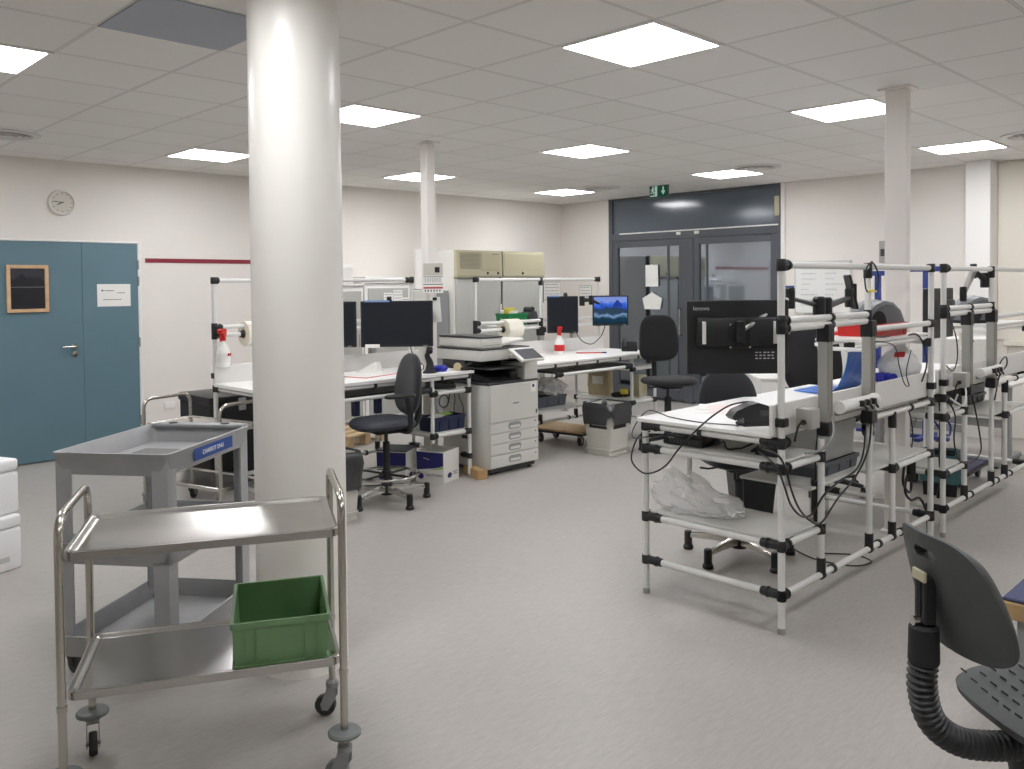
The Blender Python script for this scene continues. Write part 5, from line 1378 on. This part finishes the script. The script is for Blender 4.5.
def roll(label, loc, r, w, bench):
    t = thing('paper_roll', label, 'roll', loc, group='paper rolls on the bench bars')
    MB().lathe([(.036, -w / 2), (r - .004, -w / 2), (r, -w / 2 + .004), (r, w / 2 - .004), (r - .004, w / 2), (.036, w / 2)], axis='Y', seg=40).build('paper', 'roll', t)
    MB().lathe([(.02, -w / 2 - .003), (.036, -w / 2 - .003), (.036, w / 2 + .003), (.02, w / 2 + .003)], axis='Y', seg=24).build('core', 'cardboard', t)
    MB().lathe([(.0168, -w / 2 - .03), (.024, -w / 2 - .028), (.03, -w / 2 - .006), (.03, -w / 2 - .003)], axis='Y', seg=20, cap=False).build('retainer', 'black', t)
    MB().lathe([(.03, w / 2 + .003), (.03, w / 2 + .006), (.024, w / 2 + .028), (.0168, w / 2 + .03)], axis='Y', seg=20, cap=False).build('retainer', 'black', t)
    return t
roll('white paper roll on the left bench bar, half hidden by round column', (-6.02, 3.17, 1.24), .095, .16, 'C')
roll('cream paper roll on the bench bar right above the photocopier', (-6.02, 5.93, 1.155), .10, .20, 'D')
gs = thing('scanner_stand', 'black gooseneck scanner stand on left bench behind chair backrest', 'scanner', (-5.36, 4.36, DZL), face(.75, -.66))
MB().lathe([(.06, 0), (.058, .012), (.03, .03)], seg=24).build('base', 'black', gs)
MB().tube(catmull([(0, 0, .02), (.0, -.01, .08), (.02, .0, .14), (.0, .01, .175)], 6), [.036 - .0012 * k for k in range(19)], 12).build('neck', 'black_matte', gs)
MB().cbox((0, .03, .185), (.055, .12, .036), .012, 2, rot=(-.15, 0, 0)).build('head', 'black', gs)
for k, (x, y, lab) in enumerate(((-5.40, 4.49, 'crumpled blue cloth on the end of the left bench desk'),)):
    t = thing('blue_cloth', lab, 'cloth', (x, y, DZL), .4)
    s = pad(superel(.15, .09, 2.5), .05, 28)
    for v in s.bm.verts: v.co.z = max(0, v.co.z + .012 * noise.noise(v.co * 30)); v.co.x += .006 * noise.noise(v.co * 24)
    s.build('cloth', 'blue_glove', t)
    MB().box(-.05, -.05, .0, .03, -.03, .008, .003).build('hem', 'blue_glove', t)
tg = thing('tape_gun', 'black tape gun lying at the end of the left bench desk', 'tape gun', (-5.33, 4.63, DZL + .03), .9)
MB().lathe([(.012, -.025), (.032, -.025), (.034, -.02), (.034, .02), (.032, .025), (.012, .025)], axis='Y', seg=24).build('tape', 'khaki', tg); MB().box(.02, -.028, -.028, .10, .028, .0, .006).build('frame', 'black', tg); MB().tube([(.05, 0, -.01), (.09, 0, .02), (.12, 0, .03)], .013, 8).build('grip', 'black', tg)
cp_ = thing('clipboard', 'red edged paper folder lying open on the left bench desk', 'folder', (-5.62, 3.95, DZL), .25)
MB().box(-.16, -.22, 0, .16, .22, .004, .001).build('cover', 'red_pen', cp_); MB().box(-.15, -.21, .004, .15, .21, .007).build('sheets', 'paper', cp_)
wp = thing('paper_sheet', 'white folded sheet standing on left bench desk below the large screen', 'paper', (-5.80, 4.08, DZL), .5)
MB().prism([(-.09, .0), (.09, .0), (.07, .085)], -.06, .06, Matrix.Rotation(PI / 2, 4, 'X')).build('sheet', 'paper', wp); MB().box(-.09, -.06, 0, .09, .06, .003).build('base_flap', 'paper', wp)
ph = thing('desk_phone', 'black desk phone on the end shelf of the left bench', 'phone', (-5.36, 4.47, .755), math.radians(70))
MB().prism([(-.10, 0), (.10, 0), (.10, .03), (-.10, .055)], -.09, .09, Matrix.Rotation(PI / 2, 4, 'X')).build('body', 'black', ph)
MB().tube(catmull([(-.095, -.06, .07), (-.05, -.06, .08), (.05, -.06, .065), (.095, -.06, .045)], 5), .017, 10).build('handset', 'black', ph); MB().cbox((.02, .04, .048), (.09, .07, .006), .001, rot=(0, .125, 0)).build('keypad', 'printer_dk', ph)
nc = crate('navy blue crate holding papers on the lower end shelf of left bench', (-5.37, 4.49, .413), PI / 2, .34, .19, .115, 'navy_crate')
for k, (x, y, rz) in enumerate(((-.06, .0, .3), (.04, .02, -.2))):
    p_ = MB().cbox((x, y, .112 + .006 * k), (.12, .09, .003), rot=(.08, -.1, rz)).build('loose_paper', 'lime' if k else 'paper', thing('paper_sheet', ('white paper lying in the navy crate', 'pale green paper lying in the navy crate')[k], 'paper', (-5.37, 4.49, .413), PI / 2))
cable('coil of black cable hanging beneath the left bench end shelf', [(-5.26 + .0, 4.42 + .05 * math.cos(a * .9), .66 + .05 * math.sin(a * .9)) for a in range(15)] + [(-5.27, 4.5, .74)], .006)
for k, y in enumerate((4.56, 4.61)):
    cable(('left one of two thin black wires behind the navy crate', 'right one of two thin black wires behind the navy crate')[k], [(-5.3, y, .74), (-5.31, y + .02, .66), (-5.31, y + .05 * k + .01, .58), (-5.32, y + .03 + .04 * k, .46)], .004, group='wires behind the navy crate')
cable('black screen cable drooping below the large screen', [(-5.55, 4.30, 1.12), (-5.55, 4.34, 1.03), (-5.52, 4.38, .97), (-5.49, 4.40, .93), (-5.46, 4.36, .90)], .004)
for k, (t, lab) in enumerate(((1.10, 'left one of two navy holders hung under the left bench tray'), (.90, 'right one of two navy holders hung under the left bench tray'))):
    n_ = at(thing('tool_holder', lab, 'holder', group='navy holders under the left bench tray'), 'C', t, .72, .63)
    MB().open_box(.05, .04, .12, .003).build('pouch', 'navy_crate', n_); MB().box(-.015, -.024, .02, .015, -.0195, .1).build('label', 'box_white', n_); MB().box(-.008, -.02, .118, .008, -.014, .15).build('hook', 'black', n_)

# ------------------------------------------------------------------ items on the bench behind the copier
mD = monitor('dark upright screen on the bench behind the photocopier', (-5.80, 6.46, 1.285), face(.72, -.69), .315, .375, cam=-.03, strip=True)
wpm = bpy.data.materials.new('blue landscape wallpaper'); wpm.use_nodes = True; nt = wpm.node_tree; nt.nodes.remove(nt.nodes['Principled BSDF'])
tc = nt.nodes.new('ShaderNodeTexCoord'); sp = nt.nodes.new('ShaderNodeSeparateXYZ'); nt.links.new(tc.outputs['Object'], sp.inputs[0])
nz = nt.nodes.new('ShaderNodeTexNoise'); nz.inputs['Scale'].default_value = 14; nz.inputs['Detail'].default_value = 5; nt.links.new(tc.outputs['Object'], nz.inputs['Vector'])
hgt = mth(nt, 'ADD', sp.outputs['Z'], mth(nt, 'MULTIPLY', mth(nt, 'SUBTRACT', nz.outputs['Fac'], .5), .10))
rp = nt.nodes.new('ShaderNodeValToRGB'); cr = rp.color_ramp
cr.elements[0].position = 0; cr.elements[0].color = (*lin((22, 40, 52)), 1); cr.elements[1].position = 1; cr.elements[1].color = (*lin((120, 140, 205)), 1)
for p_, c_ in ((.25, (30, 60, 80)), (.36, (120, 150, 190)), (.42, (50, 70, 90)), (.55, (48, 66, 84)), (.58, (40, 70, 150)), (.72, (60, 105, 215)), (.8, (130, 150, 215))):
    e_ = cr.elements.new(p_); e_.color = (*lin(c_), 1)
mrr = nt.nodes.new('ShaderNodeMapRange'); mrr.inputs['From Min'].default_value = -.16; mrr.inputs['From Max'].default_value = .16; nt.links.new(hgt, mrr.inputs['Value'])
nt.links.new(mrr.outputs['Result'], rp.inputs['Fac']); em = nt.nodes.new('ShaderNodeEmission'); em.inputs['Strength'].default_value = 1.0
nt.links.new(rp.outputs['Color'], em.inputs['Color']); nt.links.new(em.outputs[0], nt.nodes['Material Output'].inputs['Surface'])
mD2 = monitor('lit screen with blue mountain wallpaper on the bench near glazed doors', (-5.79, 7.22, 1.305), face(.72, -.69), .385, .325, scr=wpm)
mp_ = MB().prism([(-.135, .045), (-.02, .045), (-.055, .10), (-.07, .115), (-.085, .112), (-.10, .09)], .0136, .0139, Matrix.Rotation(PI / 2, 4, 'X')); mp_.move(Matrix.Diagonal((1, -1, 1, 1)))
mp_.build('wallpaper_mountain', emit('wallpaper mountain blue', (40, 62, 150), 1.0), mD2)
for lab, p in (('black arm carrying the dark upright screen behind photocopier', [(-5.985, 6.50, 1.25), (-5.93, 6.56, 1.28), (-5.85, 6.51, 1.285)]), ('black arm joining the lit screen to its bench bar', [(-5.985, 6.98, 1.42), (-5.93, 7.06, 1.42), (-5.85, 7.17, 1.36)])): arm(lab, p, .02)
gb = crate('green plastic bin with papers on rear shelf above the photocopier', (-6.17, 6.10, 1.1825), math.radians(-86), .30, .17, .12, 'green_bin', False, 'bin')
for k, (dx, h_, c_) in enumerate(((-.05, .15, 'paper'), (-.02, .17, 'yellow'), (.03, .14, 'paper'))):
    t = thing('paper_stack', ('white papers upright in the green bin, at its left', 'yellow folder upright in the green bin', 'white papers upright in the green bin, at its right')[k], 'papers', (-6.165 + .03 * (k - 1), 6.06 + dx * .5, 1.1895), math.radians(-80))
    for j in range(3): MB().cbox((0, j * .006, h_ / 2), (.17 - .02 * k, .002, h_), rot=(-.06 * (j + 1) + .06, 0, 0)).build('sheet', c_, t)
lp = thing('label_printer', 'black label printer on rear shelf beside the green bin', 'printer', (-6.17, 6.35, 1.1825), math.radians(-80))
MB().prism([(-.07, 0), (.07, 0), (.075, .06), (.04, .13), (-.05, .135), (-.075, .08)], -.06, .06, Matrix.Rotation(PI / 2, 4, 'X')).build('body', 'printer_dk', lp); MB().box(-.05, -.062, .02, .05, -.058, .06, .001).build('label_slot', 'black', lp); MB().lathe([(.012, -.05), (.032, -.05), (.032, .05), (.012, .05)], (0, 0, .15), 'Y', 20).build('label_roll', 'black_matte', lp)
dp = thing('desk_phone', 'black desk phone at the far end of bench behind photocopier', 'phone', (-5.50, 7.17, DZL), math.radians(-50))
MB().prism([(-.09, 0), (.09, 0), (.09, .025), (-.05, .09), (-.09, .09)], -.08, .08, Matrix.Rotation(PI / 2, 4, 'X')).build('body', 'black', dp)
MB().tube(catmull([(-.08, -.05, .115), (-.03, -.05, .10), (.05, -.05, .055), (.09, -.05, .04)], 5), .016, 10).build('handset', 'black', dp)
pn_ = thing('marker_pen', 'red pen lying on the white desk right of the spray bottle', 'pen', (-5.60, 6.68, DZL + .006), .85)
MB().cyl((-.16, 0, 0), (.10, 0, 0), .006, seg=10).build('barrel', 'red_pen', pn_); MB().cyl((.10, 0, 0), (.15, 0, 0), .0068, seg=10).build('cap', 'navy', pn_)
cable('black cable drooping between the two screens near glazed doors', [(-5.82, 6.62, 1.20), (-5.84, 6.72, 1.08), (-5.84, 6.82, .99), (-5.82, 6.95, .96), (-5.82, 7.10, 1.04), (-5.83, 7.18, 1.15)], .005)
crate('dark grey crate under the bench right of the photocopier', WD(1.40, .36, .429), -PI / 2, .52, .34, .10, 'grey_crate')
crate('dark grey crate standing askew on another right of the photocopier', WD(1.62, .30, .533), -PI / 2, .28, .30, .15, 'grey_crate')
fb = thing('plastic_bag', 'pile of clear plastic bags under the bench behind photocopier', 'bag', WD(1.26, .40, .534), 0)
mb = MB(); bmesh.ops.create_icosphere(mb.bm, subdivisions=4, radius=1.0)
for v in mb.bm.verts:
    n = noise.noise(v.co * 2.6 + Vector((5, 4, 3))) * .3 + noise.noise(v.co * 7) * .14
    p = v.co * (1 + n); v.co = Vector((p.x * .15, p.y * .17, max(0, (p.z + .6) * .10)))
mb.build('film', 'clear_bag', fb, angle=.5)
mb = MB().tube(catmull([(.05, -.1, .1), (.08, .0, .15), (.03, .1, .12)], 5), .008, 6); mb.build('film_fold', 'clear_bag', fb)
kb = thing('paper_bag', 'kraft paper sack standing on lower end shelf near the beige bin', 'bag', WD(.22, .20, .413), .3)
mb = MB(); secs = []
for z, w, d in ((0, .24, .14), (.1, .25, .15), (.22, .24, .12), (.30, .25, .06), (.31, .25, .02)):
    secs.append([mb.bm.verts.new((x + .006 * math.sin(z * 40 + i), y, z)) for i, (x, y) in enumerate(rrect(w, d, min(.02, d / 2.2), 3))])
for a, b2 in zip(secs[:-1], secs[1:]):
    for i in range(len(a)): mb.bm.faces.new((a[i], a[(i + 1) % len(a)], b2[(i + 1) % len(a)], b2[i]))
mb.bm.faces.new(list(reversed(secs[0]))); mb.bm.faces.new(secs[-1]); mb.build('sack', 'khaki', kb)
MB().box(-.06, -.08, .12, .06, -.074, .2).build('label', 'box_white', kb)
dk = thing('work_gloves', 'black and yellow work gloves heaped on lower end shelf near beige bin', 'gloves', WD(.24, .52, .413), .9)
for k, (x, y, z, m_) in enumerate(((-.06, 0, 0, 'kraft_dark'), (.05, .03, .0, 'kraft_dark'), (.0, -.04, .035, 'yellow'))):
    s = pad(superel(.13, .08, 2.4), .05, 22)
    for v in s.bm.verts: v.co.z = max(0, v.co.z + .014 * noise.noise(v.co * 28 + Vector((k, 0, 0))))
    s.move(Matrix.Translation((x, y, z)) @ Matrix.Rotation(k * .8, 4, 'Z')); s.build('glove', m_, dk)
wbx = thing('white_box', 'small white carton on lower end shelf beside the work gloves', 'box', WD(.06, .60, .413), 0)
MB().box(-.045, -.07, 0, .045, .07, .22, .003).build('carton', 'cream', wbx); MB().box(-.03, .0705, .05, .03, .0712, .12).build('label', 'paper', wbx)
# ------------------------------------------------------------------ black storage cases and pallet near the left wall
bk = thing('storage_case', 'long black storage case by the left wall behind trolley handles', 'case', (-6.75, 3.48, 0), PI / 2)
MB().box(-.47, -.30, .02, .62, .26, .70, .02, 2).build('body', 'black_matte', bk)
MB().box(-.48, -.31, .66, .63, .27, .725, .015, 2).build('lid', 'black', bk)
for x in (-.2, .4): MB().box(x - .03, -.325, .60, x + .03, -.305, .70, .004).build('latch', 'grey_metal', bk)
for x in (-.4, .55):
    for y in (-.22, .18): MB().box(x - .03, y - .03, 0, x + .03, y + .03, .022, .004).build('foot', 'black', bk)
pl = thing('pallet', 'small wooden pallet on the floor under the left bench', 'pallet', (-7.50, 4.86, 0), .3)
for k in range(5): MB().box(-.4 + k * .17, -.3, .10, -.4 + k * .17 + .12, .3, .12, .003).build('top_board', 'pallet', pl)
for y in (-.26, 0, .26):
    MB().box(-.4, y - .04, 0, .4, y + .04, .018, .003).build('runner', 'pallet', pl)
    for x in (-.36, 0, .36): MB().box(x - .04, y - .04, .018, x + .04, y + .04, .10, .003).build('block', 'pallet', pl)
# ------------------------------------------------------------------ far right background
wbd = thing('whiteboard', 'whiteboard with handwritten lists on the back wall right of the doors', 'whiteboard', (-4.53, WY, 1.53))
MB().box(-.33, -.02, -.30, .33, -.002, .30, .003).build('board', 'wb', wbd)
fr_ = MB().box(-.34, -.026, .29, .34, 0, .31, .002).box(-.34, -.026, -.31, .34, 0, -.29, .002).box(-.345, -.026, -.31, -.325, 0, .31, .002).box(.325, -.026, -.31, .345, 0, .31, .002); fr_.build('frame', 'shelf', wbd)
MB().box(-.2, -.07, -.315, .2, -.02, -.30, .003).build('pen_tray', 'alu', wbd)
random.seed(4)
for col, (x0, n) in enumerate(((-.27, 8), (.03, 6))):
    for k in range(n):
        z = .22 - k * .062; x = x0 + random.uniform(0, .02); e_ = x0 + random.uniform(.10, .22); ln = MB()
        while x < e_:
            l = random.uniform(.012, .03); ln.tube([(x, -.0215, z), (x + l * .3, -.0215, z + .01), (x + l * .6, -.0215, z - .006), (x + l, -.0215, z + .006)], .0014, 5); x += l + .008
        ln.build('handwriting', 'ink', wbd)
bs_ = thing('wall_sign', 'small blue sign on back wall between doors and whiteboard', 'sign', (-4.93, WY, 1.50))
MB().box(-.07, -.006, -.05, .07, 0, .05, .001).build('plate', 'blue_steel', bs_); MB().box(-.03, -.0075, .005, .0, -.006, .02).build('white_symbol', 'paper', bs_)
th = thing('thermostat', 'small grey white control box high on back wall near right slim column', 'thermostat', (-3.83, WY, 1.92))
MB().box(-.04, -.03, -.12, .04, 0, .12, .006, 2).build('housing', 'grey_box', th); MB().box(-.022, -.034, -.05, .022, -.03, .03, .002).build('display', 'printer_dk', th)
def blue_stand(label, x, z, w):
    t = thing('roll_stand', label, 'stand', (x, 8.98, 0), group='blue steel stands near the back wall')
    MB().box(-.026, -.026, .03, .026, .026, z - .05, .003).build('post', 'blue_steel', t); MB().box(-w / 2, -.03, z - .05, w / 2, .03, z, .003).build('cross_bar', 'blue_steel', t)
    MB().box(-.22, -.03, 0, .22, .03, .035, .004).build('foot', 'blue_steel', t); MB().box(-.03, -.25, 0, .03, .25, .035, .004).build('foot', 'blue_steel', t)
    MB().box(.05, .032, z - .043, .2, .036, z - .02).build('plate', 'paper', t)
    return t
blue_stand('blue steel stand with long cross bar left of the wall pilaster', -3.16, 1.735, .58); blue_stand('blue steel stand with short cross bar left of right slim column', -3.64, 1.70, .25)
# low white cabinet against the back wall, box and folder on it
lc = thing('low_cabinet', 'low white cabinet against the back wall under the whiteboard', 'cabinet', (-4.30, 9.34, 0))
MB().box(-.5, -.24, .06, .5, .24, .98, .004).build('body', 'white_trim', lc); MB().box(-.46, -.2, 0, .46, .2, .06).build('plinth', 'grey_metal', lc)
for x in (-.5, .0):
    dd = MB().box(x + .006, -.256, .08, x + .494, -.24, .965, .003).build('door', 'shelf', lc); MB().box(x + (.45 if x < 0 else .04), -.268, .6, x + (.46 if x < 0 else .05), -.256, .72, .002).build('handle', 'alu', dd)
MB().box(-.51, -.26, .98, .51, .245, 1.0, .003).build('top_board', 'desk', lc)
for k, (x, w, h, c_, lab) in enumerate(((-.25, .24, .10, 'paper', 'white box on the low cabinet below the whiteboard'), (.1, .2, .035, 'red', 'red folder lying on the low cabinet below whiteboard'))):
    t = thing('white_box' if k == 0 else 'folder', lab, 'box' if k == 0 else 'folder', (-4.30 + x, 9.28, 1.0), .2)
    MB().box(-w / 2, -.12, 0, w / 2, .12, h * .8, .003).build('body', c_, t); MB().box(-w / 2 - .003, -.123, h * .75, w / 2 + .003, .123, h, .003).build('lid' if k == 0 else 'cover', c_, t)
pc_ = thing('pedestal_cabinet', 'white pedestal cabinet between the nearest right bench and glazed doors', 'cabinet', (-3.86, 7.22, 0), math.radians(45))
MB().box(-.21, -.25, .05, .21, .25, .72, .005).build('body', 'white_trim', pc_); MB().box(-.19, -.23, 0, .19, .23, .05).build('plinth', 'grey_metal', pc_)
for k in range(3):
    d_ = MB().box(-.2, -.264, .07 + k * .215, .2, -.25, .275 + k * .215, .003).build('drawer', 'desk', pc_); MB().box(-.06, -.275, .22 + k * .215, .06, -.264, .232 + k * .215, .002).build('handle', 'alu', d_)
MB().box(-.22, -.265, .72, .22, .26, .74, .003).build('top_board', 'desk', pc_)
at_ = thing('lift_table', 'grey lift table with foot beams behind the second right bench', 'table', (-2.78, 8.25, 0))
for x in (-.55, .55):
    MB().box(x - .03, -.045, .05, x + .03, .045, .70, .004).build('leg', 'grey_metal', at_); MB().box(x - .035, -.33, .015, x + .035, .33, .055, .006).build('foot_beam', 'grey_metal', at_)
    for y in (-.3, .3): MB().lathe([(.02, 0), (.018, .016)], (x, y, 0), seg=14).build('foot_pad', 'black', at_)
MB().box(-.55, -.02, .30, .55, .02, .37, .003).build('cross_beam', 'grey_metal', at_); MB().box(-.7, -.38, .70, .7, .38, .726, .004).build('table_top', 'shelf', at_)
# white ribbed bin box on the lift table
rb = thing('ribbed_box', 'white ribbed box on the lift table behind second right bench', 'box', (-2.55, 8.15, .727), .5)
MB().box(-.22, -.16, 0, .22, .16, .36, .006).build('body', 'box_white', rb)
for k in range(11): MB().box(-.21 + k * .04, -.166, .02, -.21 + k * .04 + .02, -.16, .34, .002).build('rib', 'box_white', rb)
# low table corner with blue mat at the right picture edge
tt = thing('low_table', 'low plywood table with dark blue mat, cut by the right picture edge', 'table', (-.89, 3.23, 0))
MB().box(0, 0, .43, 1.2, .8, .49, .004).build('table_top', 'plywood', tt)
for x in (.04, 1.11):
    for y in (.04, .71): MB().box(x, y, 0, x + .05, y + .05, .43, .004).build('leg', 'grey_metal', tt)
MB().box(.04, .05, .36, 1.16, .08, .43, .003).build('apron', 'grey_metal', tt)
bmj = tag(MB().box(0, 0, 0, 1.19, .79, .012, .004).build('desk_mat', 'blue_mat', None, (-.886, 3.234, .491)), 'dark blue mat covering the low plywood table at right edge', 'mat')

# ------------------------------------------------------------------ world, camera, colour
w_ = bpy.data.worlds.new('night'); SC.world = w_; w_.use_nodes = True
w_.node_tree.nodes['Background'].inputs['Color'].default_value = (.02, .025, .035, 1); w_.node_tree.nodes['Background'].inputs['Strength'].default_value = .3
yaw, pitch, roll = -.7909, .0265, -.0098
cy, sy, cpp, spp, crr, srr = math.cos(yaw), math.sin(yaw), math.cos(pitch), math.sin(pitch), math.cos(roll), math.sin(roll)
base_ = Matrix(((1, 0, 0), (0, 0, -1), (0, 1, 0)))
Rz_ = Matrix(((cy, -sy, 0), (sy, cy, 0), (0, 0, 1))); Rx_ = Matrix(((1, 0, 0), (0, cpp, -spp), (0, spp, cpp))); Rr_ = Matrix(((crr, -srr, 0), (srr, crr, 0), (0, 0, 1)))
Rm_ = Rr_ @ Rx_ @ base_ @ Rz_
cam = bpy.data.cameras.new('camera'); co = bpy.data.objects.new('camera', cam); COL.objects.link(co)
cam.sensor_fit = 'HORIZONTAL'; cam.sensor_width = 36.0; cam.lens = 852.13 / 1024 * 36.0; cam.shift_y = -(384.5 - 307.7) / 1024
cam.clip_start = .02; cam.clip_end = 100
Mx = Matrix((Rm_[0], -Rm_[1], -Rm_[2])).transposed().to_4x4(); Mx.translation = (0, 0, 1.59)
co.matrix_world = Mx
SC.camera = co
vs = SC.view_settings
SC.display_settings.display_device = 'sRGB'
vs.view_transform = 'Standard'; vs.look = 'None'; vs.gamma = 1.0; vs.use_curve_mapping = False
vs.exposure = 0.0
